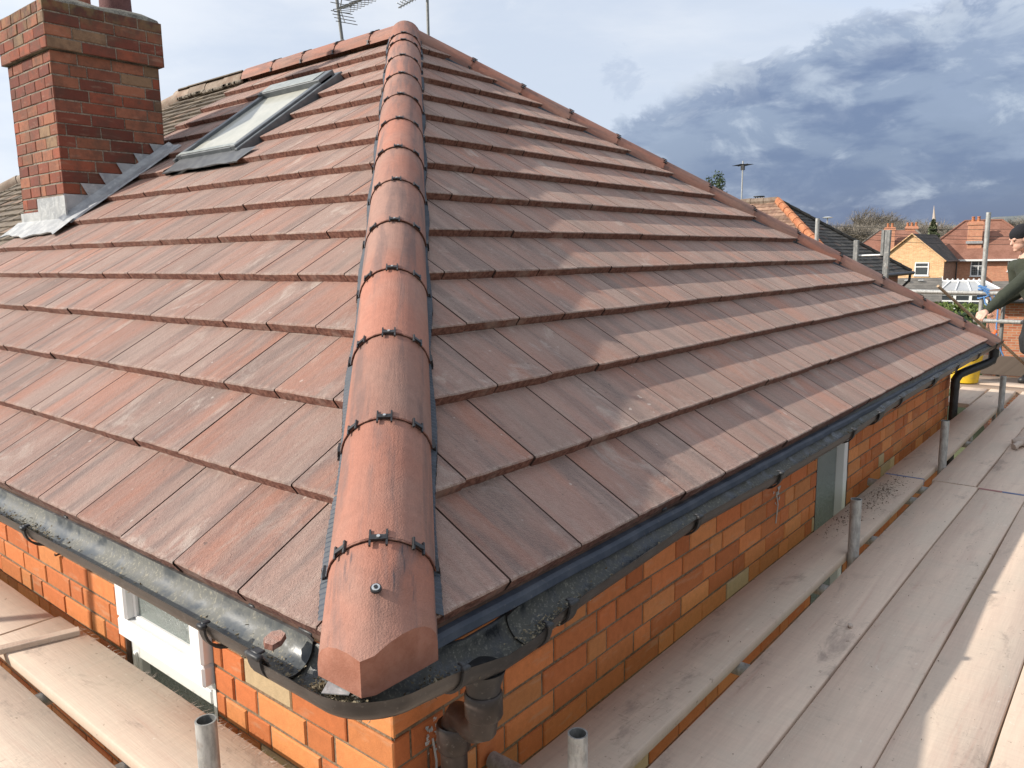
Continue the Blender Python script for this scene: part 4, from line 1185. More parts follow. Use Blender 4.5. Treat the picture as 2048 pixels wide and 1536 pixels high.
# transoms: tubes across under the boards
def tube_thing(name, pts, r, lab, cat, group=None, m_='galv', n=16, ends=True):
    mb = MB(); mb.tube(pts, r, n)
    return build(name, mb, M[m_], None, origin=pts[0], label=lab, cat=cat, group=group, smooth=40)
ZT_ = ZD - BT - .0245
gt = 'cross tubes under the right platform'
for x, ye, lab in ((.62, .235, 'tube end poking towards the wall beside the brown downpipe'), (1.53, .06, 'first cross tube seen in the gap after the front pole stub'), (2.36, .07, 'cross tube seen in the gap just before the pole stub by the window'),
                   (3.10, .07, 'cross tube seen in the gap after the window pole stub'), (3.90, .06, 'cross tube just before the board butt joint'), (4.16, .19, 'cross tube right under the board butt joint, its end sticking out to the wall'), (5.6, .15, 'cross tube with its end showing at the wall beyond the third pole stub'), (7.2, .08, 'cross tube under the boards near the far corner')):
    tube_thing('scaffold_tube', [(x, ye, ZT_), (x, -1.4, ZT_)], .0242, lab, 'scaffold tube', gt, 'galv')
gt2 = 'cross tubes under the left platform'
for y, lab in ((1.60, 'cross tube in the left platform gap, nearer the window'), (1.02, 'cross tube in the left platform gap at the bottom edge'), (2.3, 'cross tube under the left platform joint at the far left')):
    tube_thing('scaffold_tube', [(.12, y, ZT_), (-1.3, y, ZT_)], .0242, lab, 'scaffold tube', gt2, 'galv')
# outer standards and guard rails beyond the far corner (x = 9.1)
XO = 9.12
tube = tube_thing
pole('scaffold_pole', XO, .415, -5, 1.165, 'tall galvanised standard with blue rope tied to it, left of the worker', 'outer standards at the far end')
pole('scaffold_pole', XO + .02, .205, -5, .25, 'thin shaded standard behind the worker\'s cuff, holding the lower guard rail', 'outer standards at the far end', m_='galvdark', r=.02)
pole('scaffold_pole', XO, 2.245, -5, 1.175, 'galvanised standard rising in front of the dark neighbouring roof, without rail', 'outer standards at the far end')
tube_thing('guard_rail', [(XO - .05, 4.2, .33), (XO - .05, -1.6, .275)], .0242, 'upper horizontal guard rail in front of the white conservatory', 'guard rail', 'guard rails')
tube_thing('guard_rail', [(XO - .05, .47, -.008), (XO - .05, -1.6, -.02)], .0242, 'lower horizontal guard rail below the worker\'s hand', 'guard rail', 'guard rails')
# grey timber posts with a white rail
mb = MB(); mb.box((XO, 1.772, -1.55), (.05, .055, 4.9), bev=.006)
build('timber_post', mb, M['galvdark'], None, origin=(XO, 1.772, -4), label='short weathered grey post in front of the dark neighbouring roof', cat='post', group='weathered posts')
mb = MB(); mb.box((XO, 1.45, -1.5), (.05, .062, 5.02), (Vector((1, 0, 0)), Vector((0, 1, .012)).normalized(), Vector((0, -.012, 1)).normalized()), bev=.006)
mb.box((XO, 1.475, .86), (.04, .035, .3), bev=.004)
build('timber_post', mb, M['galvdark'], None, origin=(XO, 1.45, -4), label='taller weathered grey post at the right end of the thin white rail', cat='post', group='weathered posts')
tube_thing('thin_rail', [(XO + .03, 1.76, .715), (XO + .03, 1.47, .722)], .010, 'thin white rail between the two weathered posts', 'rail', m_='pvc')
# toe board on edge
mb = MB(); rn = (.3, .6, .2)
mb.box((XO - .06, -.85, ZD + .11), (.036, 2.42, .21), bev=.003, col=rn)
M['toe'] = mat('grey_board', lambda N: m_wood(N, (.20, .20, .205)))
build('toe_board', mb, M['toe'], None, origin=(XO - .06, -.85, ZD), label='dark grey upright edge board at the far end of the platform, behind the bucket', cat='toe board')

# pebble, lump
def rock(name, c, s, m_, lab, cat, sd):
    rnd = random.Random(sd); mb = MB(); n, k = 10, 6; vs = []
    off = [Vector((rnd.uniform(-1, 1), rnd.uniform(-1, 1), rnd.uniform(-1, 1))).normalized() for _ in range(5)]
    for i in range(1, k):
        ph = math.pi * i / k
        for j in range(n):
            th = 2 * math.pi * j / n; q = Vector((math.sin(ph) * math.cos(th), math.sin(ph) * math.sin(th), math.cos(ph)))
            rr = 1 - .22 * max(0, max(q.dot(o_) for o_ in off) - .8) * 5 + rnd.uniform(-.05, .05)
            vs.append(Vector(c) + Vector((q.x * s[0], q.y * s[1], q.z * s[2])) * rr)
    fs = [(i * n + j, (i + 1) * n + j, (i + 1) * n + (j + 1) % n, i * n + (j + 1) % n) for i in range(k - 2) for j in range(n)]
    fs += [tuple(range(n)), tuple(reversed([(k - 2) * n + j for j in range(n)]))]
    mb.mesh(vs, fs); return build(name, mb, m_, None, origin=(c[0], c[1], c[2] - s[2]), label=lab, cat=cat, smooth=35)
M['stone'] = mat('pale_stone', lambda N: {'Base Color': N.mix(N.noise(N.objco(), 60.0, 4, .6), (.33, .26, .21), (.55, .47, .40)), 'Roughness': .9})
rock('pebble', (1.944, -.352, ZD + .008), (.013, .010, .008), M['stone'], 'small pale pebble lying on a shaded scaffold board', 'pebble', 3)
# coupler lying on the boards at the right edge
cpl = Vector((5.42, -.44, ZD))
mb = MB()
mb.tube([cpl + Vector((-.07, .0, .022)), cpl + Vector((-.03, -.005, .030)), cpl + Vector((.0, -.012, .026)), cpl + Vector((.04, -.02, .032))], [.015, .022, .018, .020], 12)
mb.tube([cpl + Vector((.03, .035, .03)), cpl + Vector((.045, .0, .035)), cpl + Vector((.06, -.055, .032)), cpl + Vector((.075, -.10, .024))], [.018, .034, .036, .026], 14)
mb.tube([cpl + Vector((-.075, .0, .022)), cpl + Vector((-.09, .012, .018))], .024, 8)
build('coupler', mb, M['stone'], None, origin=cpl, label='dusty pale scaffold fitting lying on the boards at the right edge', cat='scaffold fitting', smooth=50)
# stuff on the wall-side board: muck
mb = MB(); rnd = random.Random(17)
M['muck'] = mat('dark_muck', lambda N: {'Base Color': N.mix(N.noise(N.objco(), 90.0, 3, .6), (.10, .07, .05), (.20, .15, .11)), 'Roughness': .95})
for _ in range(900):
    t = rnd.random()
    if t < .55: x, y = rnd.gauss(3.75, .22), rnd.gauss(.0, .04)
    elif t < .85: x, y = rnd.gauss(3.2, .2), rnd.gauss(.03, .035)
    else: x, y = rnd.uniform(.5, 6.5), rnd.uniform(-.09, .08)
    if not (-.10 < y < .085): continue
    s = rnd.uniform(.0015, .0065) * (1 if t < .85 else .5)
    crumb(Vector((x, y, ZD + s * .12)), s, 0)
for _ in range(260):
    x, y = rnd.uniform(-.2, 4), rnd.uniform(-.86, -.18); crumb(Vector((x, y, ZD + .001)), rnd.uniform(.001, .0035), 0)
build('board_debris', mb, M['muck'], None, kind='stuff')
# fine wood splinters along the left board edge
mb = MB(); rnd = random.Random(19)
for _ in range(240):
    y = rnd.uniform(.3, 1.9); x = .182 - abs(rnd.gauss(0, .02)); L = rnd.uniform(.006, .03); a = rnd.uniform(-1.2, 1.2)
    p = Vector((x, y, ZD + .0015)); q = p + Vector((math.cos(a) * L, math.sin(a) * L, rnd.uniform(0, .006))); t_ = Vector((-math.sin(a), math.cos(a), 0)) * .0007
    mb.face([p - t_, q, p + t_ + Vector((0, 0, .0006))])
build('splinters', mb, M['stone'], None, kind='stuff')

# ---------------------------------------------------------------- aerials behind the ridge
def mast(root_label, x, y, z0, z1, lean, build_head, r=.016):
    t = thing('tv_aerial', root_label, 'aerial', (x, y, z0), group=None)
    mb = MB(); mb.tube([(x, y, z0), (x + lean[0], y + lean[1], z1)], r, 10); build('mast', mb, M['galvdark'], t, smooth=40)
    build_head(t); return t
def head1(t):
    c = at(680, 18, 8.1); e = at(738, -8, 7.6); dd = (e - c).normalized(); up = Vector((0, 0, 1)); sd = dd.cross(up).normalized(); mb = MB()
    mb.tube([c - dd * .06, e + dd * .3], .009, 8)
    for i in range(9):
        p = c + dd * (.05 + .085 * i); L = .10 - .003 * i
        mb.tube([p - sd * L + up * .03, p + sd * L - up * .03], .0045, 6)
        mb.tube([p - sd * L + up * .03, p - sd * L * .9 - up * .035, p + sd * L * .9 - up * .05, p + sd * L - up * .03], .0035, 6)
    for s in (-1, 1):
        mb.tube([c, c + dd * .14 + up * .16 * s + sd * .02], .006, 6)
        for k in range(4):
            p = c + (dd * .14 + up * .16 * s) * (k + 1) / 4; mb.tube([p - sd * .12, p + sd * .12], .004, 6)
    build('antenna', mb, M['galvdark'], t, smooth=40)
p0 = at(695, 72, 8.35); p1 = at(673, -20, 8.2)
mast('tilted dark television aerial behind the ridge, left of the roof peak', p0.x, p0.y, p0.z - .7, p1.z, ((p1 - p0).x * 1.1, (p1 - p0).y * 1.1), head1, .018)
def head2(t):
    c = at(852, -14, 9.0); e = at(800, 14, 8.7); dd = (e - c).normalized(); up = Vector((0, 0, 1)); mb = MB()
    mb.tube([c, c + (e - c) * 1.05], .008, 8)
    for k in range(7):
        p = c + (e - c) * (.25 + .11 * k); mb.tube([p - up * .02 + dd * .03, p + up * .09 - dd * .03], .004, 6)
        mb.tube([p, p + up * .06 + dd * .10], .004, 6)
    build('antenna', mb, M['galv'], t, smooth=40)
p0 = at(856, 50, 9.0)
mast('thin pale aerial mast rising just right of the roof peak', p0.x, p0.y, p0.z - .7, at(855, -20, 9.0).z, (0, 0), head2, .017)
# ---------------------------------------------------------------- surroundings
E_ = Vector((.2, -.98, 0)).normalized(); D_ = Vector((.98, .2, 0)).normalized(); Z_ = Vector((0, 0, 1))


def m_farroof(N, a, b, row=.10):
    oc = N.objco(); gx, gy, gz = N.sep(oc)
    n = N.noise(oc, 1.3, 5, .65); n2 = N.noise(oc, 9.0, 4, .7)
    ln = N.math('FRACT', N.math('MULTIPLY', gz, 1 / (row * .6)))
    c = N.mix(N.ss(N.math('ADD', N.math('MULTIPLY', n, .6), N.math('MULTIPLY', n2, .4)), .38, .62), a, b)
    k = N.math('ADD', .72, N.math('MULTIPLY', N.ss(ln, .0, .45), .32))
    return {'Base Color': N.mix(1.0, c, N.comb(k, k, k), 'MULTIPLY'), 'Roughness': .95, 'height': N.math('ADD', ln, n2), 'dist': .03, 'bump': .5}


def m_farbrick(N, a, b, c_):
    oc = N.objco(); u = N.node('ShaderNodeVectorMath', {0: oc, 1: tuple(E_)}, operation='DOT_PRODUCT', out=1); gz = N.sep(oc)[2]
    u2 = N.node('ShaderNodeVectorMath', {0: oc, 1: tuple(D_)}, operation='DOT_PRODUCT', out=1)
    t = N.node('ShaderNodeTexBrick', {'Vector': N.comb(N.math('ADD', u, u2), gz, 0.0), 'Color1': (*a, 1), 'Color2': (*b, 1), 'Mortar': (*c_, 1), 'Scale': 1.0, 'Brick Width': .235, 'Row Height': .078, 'Mortar Size': .008, 'Bias': -.1})
    n = N.noise(oc, 5.0, 5, .75); k = N.math('ADD', .55, N.math('MULTIPLY', n, .9))
    return {'Base Color': N.mix(1.0, t, N.comb(k, k, k), 'MULTIPLY'), 'Roughness': .9}


M['froof'] = mat('far_red_roof', lambda N: m_farroof(N, (.20, .09, .06), (.28, .135, .095)))
M['fdark'] = mat('far_dark_roof', lambda N: m_farroof(N, (.045, .04, .038), (.10, .085, .075)))
M['fgrey'] = mat('far_grey_roof', lambda N: m_farroof(N, (.12, .11, .095), (.20, .18, .155), .25))
M['fbrick'] = mat('far_red_brick', lambda N: m_farbrick(N, (.50, .20, .115), (.56, .26, .15), (.45, .31, .22)))
M['fyel'] = mat('far_yellow_brick', lambda N: m_farbrick(N, (.55, .29, .13), (.66, .43, .21), (.55, .45, .32)))
M['darkt'] = mat('shaded_neighbour_tile', lambda N: m_oldtile(N, (.035, .033, .03), (.075, .068, .06)))  # shade put into the tile colour of slopes turned from the sun
M['browt'] = mat('brown_neighbour_tile', lambda N: m_oldtile(N, (.18, .10, .07), (.30, .19, .13)))
M['orcap'] = mat('orange_cap', lambda N: m_oldtile(N, (.48, .16, .07), (.62, .27, .13)))


class LF:
    """local frame at a pixel/depth: e right, d away, z up"""
    def __init__(s, px, py, D, E=None, Dd=None): s.o = at(px, py, D); s.E = E or E_; s.D = Dd or D_
    def p(s, e, d, z): return s.o + s.E * e + s.D * d + Z_ * z
    def box(s, mb, e0, e1, d0, d1, z0, z1, mi=0):
        mb.box(s.p((e0 + e1) / 2, (d0 + d1) / 2, (z0 + z1) / 2), (abs(e1 - e0), abs(d1 - d0), abs(z1 - z0)), (s.E, s.D, Z_), mi)


def slab(mb, pts, th=.12, mi=0):
    pts = [Vector(p) for p in pts]; n = (pts[1] - pts[0]).cross(pts[2] - pts[0]).normalized()
    if n.z < 0: pts.reverse(); n = -n
    lo = [p - Z_ * th for p in pts]
    mb.face(pts, mi); mb.face(lo[::-1], mi)
    for i in range(len(pts)): mb.face([lo[i], lo[(i + 1) % len(pts)], pts[(i + 1) % len(pts)], pts[i]], mi)


def far_window(F, parent, e0, e1, d, z0, z1, bars=(.5,), hbar=.35, lead=False):
    """window on a wall facing the camera (face at depth d)"""
    mb = MB(); t = .07
    F.box(mb, e0, e1, d - .06, d + .02, z0, z0 + t); F.box(mb, e0, e1, d - .06, d + .02, z1 - t, z1)
    F.box(mb, e0, e0 + t, d - .055, d + .02, z0 + t, z1 - t); F.box(mb, e1 - t, e1, d - .055, d + .02, z0 + t, z1 - t)
    for b in bars: x = e0 + (e1 - e0) * b; F.box(mb, x - t / 2, x + t / 2, d - .05, d + .02, z0 + t, z1 - t)
    if hbar: z = z1 - (z1 - z0) * hbar; F.box(mb, e0 + t, e1 - t, d - .045, d + .02, z - t / 2, z + t / 2)
    F.box(mb, e0 - .05, e1 + .05, d - .11, d, z0 - .05, z0)
    w_ = build('window', mb, M['pvc'], parent)
    mb = MB(); F.box(mb, e0 + t * .5, e1 - t * .5, d - .012, d + .0, z0 + t * .5, z1 - t * .5); build('pane', mb, M['dglass'], w_)
    if lead:
        mb = MB()
        for i in range(1, 9): x = e0 + (e1 - e0) * i / 9; F.box(mb, x - .008, x + .008, d - .02, d - .013, z0 + t, z1 - t)
        for i in range(1, 7): z = z0 + (z1 - z0) * i / 7; F.box(mb, e0 + t, e1 - t, d - .022, d - .0135, z - .008, z + .008)
        build('leading', mb, M['lead'], w_)


def far_chimney(F, parent, e, d, zb, zt, w_=.9, dp=.6, pots=2, mm='fbrick'):
    mb = MB(); F.box(mb, e - w_ / 2, e + w_ / 2, d - dp / 2, d + dp / 2, zb, zt); F.box(mb, e - w_ / 2 - .06, e + w_ / 2 + .06, d - dp / 2 - .06, d + dp / 2 + .06, zt - .28, zt - .08)
    c = build('chimney', mb, M[mm], parent)
    for i in range(pots):
        q = F.p(e + (i - (pots - 1) / 2) * .38, d, zt); mb = MB()
        mb.tube([q, q + Z_ * .3, q + Z_ * .31, q + Z_ * .38], [.13, .10, .13, .12], 12); build('chimney_pot', mb, M['orcap'], c, smooth=40)
    return c


# ---- big red hipped house
F = LF(1905, 519, 62)
GZ = -4.9
h1 = thing('brick_house', 'large distant house with broad red-brown hipped roof and leaded white windows, behind the tall pole', 'house', F.p(2, 3.5, GZ))
mb = MB(); F.box(mb, -2.5, 6.6, .3, 6.7, GZ, -.05); build('wall', mb, M['fbrick'], h1)
a, b, c, d_ = F.p(-2.8, 0, 0), F.p(6.9, 0, 0), F.p(6.9, 7, 0), F.p(-2.8, 7, 0); r0, r1 = F.p(.75, 3.5, 3.05), F.p(3.35, 3.5, 3.05)
mb = MB(); slab(mb, [a, b, r1, r0]); slab(mb, [b, c, r1]); slab(mb, [c, d_, r0, r1]); slab(mb, [d_, a, r0])
rf = build('roof', mb, M['froof'], h1)
mb = MB()
for (p, q) in ((r0, r1), (a, r0), (b, r1)): mb.tube([p + Z_ * .02, q + Z_ * .02], .09, 8)
build('ridge_tiles', mb, M['froof'], rf, smooth=40)
mb = MB(); F.box(mb, -2.8, 6.9, -.12, -.02, -.14, .0); build('fascia', mb, M['pvc'], h1)
far_window(F, h1, 1.28, 2.35, .3, -1.32, -.12, (.5,), .33, True); far_window(F, h1, 3.75, 4.9, .3, -.95, -.12, (.35, .7), .4, False)
far_chimney(F, rf, 1.45, 1.35, .2, 2.95, 1.0, .75)
mb = MB(); F.box(mb, .85, 2.0, .83, .97, 1.22, 1.42); build('lead_apron', mb, M['leadl'], rf)
# its rear extension: yellow gable
gd = at(1880, 470, 60) - at(1822, 470, 54.5); gd.z = 0; gd.normalize()
G_ = LF(1822, 520, 58.5, Vector((gd.y, -gd.x, 0)), gd)
h2 = thing('gable_extension', 'yellow brick gable-ended extension with dark tiled roof and one white window', 'house extension', G_.p(0, 1, GZ))
GW = 2.25; GH = 1.92
def gp(e, d, z): return G_.p(e, d, z)
mb = MB()
mb.face([gp(-GW, 0, GZ), gp(GW, 0, GZ), gp(GW, 0, 0), gp(0, 0, GH), gp(-GW, 0, 0)])
build('gable_wall', mb, M['fyel'], h2)
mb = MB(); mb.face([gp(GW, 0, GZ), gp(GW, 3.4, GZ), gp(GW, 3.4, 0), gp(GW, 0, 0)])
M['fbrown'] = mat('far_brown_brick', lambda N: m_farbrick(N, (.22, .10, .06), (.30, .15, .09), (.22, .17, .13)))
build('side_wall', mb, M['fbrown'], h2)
mb = MB(); slab(mb, [gp(GW + .15, -.12, -.1), gp(GW + .15, 3.6, -.1), gp(0, 6.4, GH + .02), gp(0, -.12, GH + .02)], .1); slab(mb, [gp(-GW - .15, -.12, -.1), gp(0, -.12, GH + .02), gp(0, 6.4, GH + .02), gp(-GW - .15, 3.6, -.1)], .1)
build('roof', mb, M['fdark'], h2)
mb = MB()
mb.tube([gp(-GW - .15, -.14, -.12), gp(0, -.14, GH), gp(GW + .15, -.14, -.12)], .06, 6); build('verge', mb, M['fyel'], h2)
mb = MB(); mb.tube([gp(GW + .2, -.1, -.12), gp(GW + .2, 3.4, -.12)], .06, 8); mb.tube([gp(GW + .1, 3.2, -.12), gp(GW + .1, 3.2, GZ)], .05, 8); build('gutter', mb, M['blk'], h2)
far_window(G_, h2, .30, 1.26, 0, -1.15, -.18, (), .34); far_window(G_, h2, -2.0, -1.45, 0, -1.1, -.22, (), .3)
# lean-to roofs
def lean_to(lab, px0, px1, py0, py1, D0, D1, mm, wall='fbrown'):
    A, B, C_, Dd = at(px0, py0, D0), at(px1, py0, D0), at(px1, py1, D1), at(px0, py1, D1)
    A.z = B.z = (A.z + B.z) / 2; C_.z = Dd.z = (C_.z + Dd.z) / 2
    t = thing('lean_to', lab, 'lean-to', ((C_ + Dd) / 2).xy.to_3d() + Vector((0, 0, GZ)))
    mb = MB(); slab(mb, [A, B, C_, Dd], .1); build('roof', mb, M[mm], t)
    mb = MB(); q = [v.copy() for v in (A, B, C_, Dd)]
    for i in range(4):
        p, r = q[i] - Z_ * .12, q[(i + 1) % 4] - Z_ * .12; mb.face([(p.x, p.y, GZ), (r.x, r.y, GZ), r, p])
    build('wall', mb, M[wall], t); return t
lt = lean_to('low grey tiled lean-to roof in front of the yellow gable, with small roof vents', 1752, 1884, 556, 604, 52, 48.6, 'fgrey')
for px in (1815, 1842):
    q = at(px, 561, 51.4); mb = MB(); mb.box(q, (.35, .2, .12), (E_, D_, Z_), bev=.03); build('roof_vent', mb, M['leadl'], lt)
lean_to('low brownish lean-to roof to the right of the white conservatory', 1985, 2070, 562, 590, 59, 56, 'fgrey')
# second distant house
F2 = LF(1714, 519, 78)
h3 = thing('brick_house', 'distant brown-roofed house with tall brick chimney, left of the yellow gable', 'house', F2.p(2.5, 3, GZ))
mb = MB(); F2.box(mb, -1.2, 7.6, .3, 6.6, GZ, -.05); build('wall', mb, M['fbrick'], h3)
a, b, c, d_ = F2.p(-1.6, 0, 0), F2.p(8.0, 0, 0), F2.p(8.0, 7, 0), F2.p(-1.6, 7, 0); r0, r1 = F2.p(1.7, 3.5, 2.9), F2.p(4.9, 3.5, 2.9)
mb = MB(); slab(mb, [a, b, r1, r0]); slab(mb, [b, c, r1]); slab(mb, [c, d_, r0, r1]); slab(mb, [d_, a, r0]); rf = build('roof', mb, M['froof'], h3)
mb = MB()
for (p, q) in ((r0, r1), (a, r0), (b, r1)): mb.tube([p, q], .1, 8)
build('ridge_tiles', mb, M['fgrey'], rf, smooth=40)
far_chimney(F2, rf, 2.75, 1.2, .2, 3.1, .95, .6); far_chimney(F2, rf, 4.6, 3.6, 2.6, 3.2, 1.1, .5, 3)
F4 = LF(2022, 500, 80)
h5 = thing('brick_house', 'distant roof showing behind the worker\'s dark hat', 'house', F4.p(2.5, 3, GZ))
mb = MB(); a, b, c, d_ = F4.p(-1.6, 0, 0), F4.p(9.0, 0, 0), F4.p(9.0, 7, 0), F4.p(-1.6, 7, 0); r0, r1 = F4.p(2.2, 3.5, 2.5), F4.p(6, 3.5, 2.5)
slab(mb, [a, b, r1, r0]); slab(mb, [b, c, r1]); slab(mb, [c, d_, r0, r1]); slab(mb, [d_, a, r0]); build('roof', mb, M['froof'], h5)
mb = MB(); F4.box(mb, -1.2, 8.6, .3, 6.6, GZ, -.05); build('wall', mb, M['fbrick'], h5)

# ---- white conservatory
F3 = LF(1935, 583, 55)
cn = thing('conservatory', 'white framed glass conservatory with decorative ridge crest, below the distant red house', 'conservatory', F3.p(0, 1.5, GZ))
mb = MB(); fr = MB(); a0, a1 = -2.7, 2.15; z0 = 0
cor = [F3.p(a0, 0, 0), F3.p(a1, 0, 0), F3.p(a1, 3.2, 0), F3.p(a0, 3.2, 0)]; rr0, rr1 = F3.p(a0 + 1.1, 1.6, .62), F3.p(a1 - 1.1, 1.6, .62)
for q in ([cor[0], cor[1], rr1, rr0], [cor[1], cor[2], rr1], [cor[2], cor[3], rr0, rr1], [cor[3], cor[0], rr0]): slab(mb, q, .03)
M['cglass'] = mat('roof_glass', lambda N: {'Base Color': N.mix(N.noise(N.objco(), 1.5, 3, .5), (.30, .31, .32), (.45, .46, .46)), 'Roughness': .4, 'Specular IOR Level': .5})
build('glass_roof', mb, M['cglass'], cn)
for i in range(6):
    t = i / 5; fr.tube([cor[0].lerp(cor[1], t) + Z_ * .04, rr0.lerp(rr1, t) + Z_ * .06], .05, 6)
for p, q in ((rr0, rr1), (cor[0], rr0), (cor[1], rr1), (cor[3], rr0), (cor[2], rr1)): fr.tube([p + Z_ * .05, q + Z_ * .06], .08, 6)
F3.box(fr, a0 - .1, a1 + .1, -.14, .06, -.2, .04)
build('roof_frame', fr, M['pvc'], cn)
cr = MB(); F3.box(cr, a0 + 1.0, a1 - 1.0, 1.57, 1.63, .64, .70)
for i in range(9):
    e = a0 + 1.1 + (a1 - a0 - 2.2) * i / 8; q = F3.p(e, 1.6, .70)
    cr.tube([q, q + Z_ * (.30 if i in (0, 8) else .10)], .035, 6); cr.tube([q + Z_ * .08 - E_ * .07, q + Z_ * .15, q + Z_ * .08 + E_ * .07], .02, 6)
build('ridge_crest', cr, M['pvc'], cn)
fr = MB(); n = 5
for i in range(n + 1): e = a0 + (a1 - a0) * i / n; F3.box(fr, e - .09, e + .09, -.05, .05, -2.3, -.16)
F3.box(fr, a0, a1, -.045, .045, -.72, -.62); F3.box(fr, a0, a1, -.045, .045, -.30, -.22); F3.box(fr, a0, a1, -.045, .045, -2.4, -1.6)
F3.box(fr, a1 - .05, a1 + .05, 0, 3.2, -.3, -.1); F3.box(fr, a1 - .04, a1 + .04, 0, 3.2, -2.4, -1.6)
build('window_frame', fr, M['pvc'], cn)
gl = MB(); F3.box(gl, a0 + .02, a1 - .02, .0, .012, -1.6, -.2); F3.box(gl, a1 - .012, a1, .02, 3.2, -1.6, -.2); F3.box(gl, a0, a0 + .012, .02, 3.2, -1.6, -.2)
build('pane', gl, M['dglass'], cn)
mb = MB(); F3.box(mb, a0 - .02, a1 + .02, .06, 3.2, GZ, -1.62); build('base_wall', mb, M['fbrick'], cn)

# ---- nearby brick building on the right
F5 = LF(1998, 597, 24)
h4 = thing('brick_building', 'red brick wall of a nearby building between the guard rails and the worker', 'building', F5.p(3, 2, GZ))
mb = MB(); F5.box(mb, 0, 9, 0, 5, GZ - .3, 0); build('wall', mb, mat('near_red_brick', lambda N: m_farbrick(N, (.38, .12, .06), (.52, .22, .11), (.42, .33, .25))), h4)
mb = MB(); slab(mb, [F5.p(-.25, -.35, -.0), F5.p(9.2, -.35, 0), F5.p(9.2, 2.5, .5), F5.p(1.9, 2.5, .5)], .1); slab(mb, [F5.p(-.25, -.35, 0), F5.p(1.9, 2.5, .5), F5.p(-.25, 5.2, 0)], .1)
build('roof', mb, M['browt'], h4)
mb = MB(); mb.tube([F5.p(-.3, -.42, -.06), F5.p(9.2, -.42, -.06)], .06, 8); build('gutter', mb, M['blk'], h4)

# ---- neighbouring house with dark roof
A = at(1555, 401, 26); s_ = 3.4; zz = s_ * .7055
ng = thing('brick_house', 'neighbouring house with dark ribbed tiled hip, orange hip tiles and a cowled chimney', 'house', (A.x, A.y, -5))
def ns(P, u0, u1, l, r, sd, mm):
    o = old_slope('roof_slope', P, u0, u1, l, r, sd, gg=.19, tw=.30, parent=ng, smax=s_ / CP); o.data.materials[0] = M[mm]
YB, XB, ZB = A.y - s_, A.x - s_, A.z - zz
ns(lambda u, s, n: Vector((u, YB + s * CP - n * SP, ZB + s * SP + n * CP)), XB, XB + 2 * s_, (1, -CP, -XB), (-1, -CP, XB + 2 * s_), 71, 'darkt')
ns(lambda u, s, n: Vector((XB + s * CP - n * SP, u, ZB + s * SP + n * CP)), YB, YB + 9, (1, -CP, -YB), None, 72, 'browt')
ns(lambda u, s, n: Vector((XB + 2 * s_ - s * CP + n * SP, u, ZB + s * SP + n * CP)), YB, YB + 9, (1, -CP, -YB), None, 73, 'darkt')
mb = MB(); mb.box((A.x, YB + 4.6, (ZB - 5) / 2 - .05), (2 * s_ - .6, 8.6, ZB + 5 - .1)); build('wall', mb, M['fbrown'], ng)
mb = MB(); mb.tube([(XB - .1, YB - .08, ZB - .05), (XB + 2 * s_ + .1, YB - .08, ZB - .05)], .06, 8); mb.tube([(XB + 2 * s_ - .3, YB - .08, ZB - .05), (XB + 2 * s_ - .3, YB - .06, ZB - .3), (XB + 2 * s_ - .4, YB + .2, ZB - .6), (XB + 2 * s_ - .4, YB + .2, -5)], .045, 8)
build('gutter', mb, M['blk'], ng)
mb = MB(); P0 = Vector((XB, YB, ZB)); dv = (A - P0)
for i in range(13):
    a = P0 + dv * (i / 13); b = P0 + dv * ((i + 1) / 13 + .004); mb.tube([a, b], [.135, .115], 10)
build('hip_tiles', mb, M['orcap'], ng, smooth=30)
mb = MB(); P0 = Vector((XB + 2 * s_, YB, ZB)); dv = (A - P0)
for i in range(13):
    a = P0 + dv * (i / 13); b = P0 + dv * ((i + 1) / 13); mb.tube([a, b], [.10, .085], 8)
build('hip_tiles', mb, M['darkt'], ng, smooth=30)
mb = MB()
for i in range(12): mb.tube([A + Vector((0, .45 * i, .0)), A + Vector((0, .45 * i + .44, .0))], [.125, .115], 8)
build('ridge_tiles', mb, M['oldcap'], ng, smooth=30)
q = at(1518, 400, 28.5); q.z = A.z
mb = MB(); mb.box(q - Z_ * .35, (.6, .6, .9)); c = build('chimney', mb, M['fbrown'], ng)
mb = MB(); mb.tube([q + Z_ * .08, q + Z_ * .2], .11, 10); mb.tube([q + Z_ * .30, q + Z_ * .33], .2, 12)
for k in range(4): mb.tube([q + Vector((math.cos(k * 1.57) * .12, math.sin(k * 1.57) * .12, .15)), q + Vector((math.cos(k * 1.57) * .14, math.sin(k * 1.57) * .14, .31))], .018, 6)
build('cowl', mb, M['blk'], c, smooth=40)
p0 = at(1483, 392, 30); p1 = at(1486, 322, 30)
t = thing('tv_aerial', 'thin upright television aerial against the storm cloud, above the long hip', 'aerial', (p0.x, p0.y, p0.z - 1.5))
mb = MB(); mb.tube([p0 - Z_ * 1.5, p1], .028, 8); build('mast', mb, M['galv'], t)
mb = MB(); q = p1 - Z_ * .15; dd = Vector((.6, .8, 0)); sd = Vector((.8, -.6, 0))
mb.tube([q - dd * .35, q + dd * .35], .02, 6)
for i in range(7): x = q + dd * (-.3 + .1 * i); mb.tube([x - sd * .28, x + sd * .28], .008, 5)
mb.box(q - Z_ * .08, (.12, .12, .22)); build('antenna', mb, M['blk'], t)

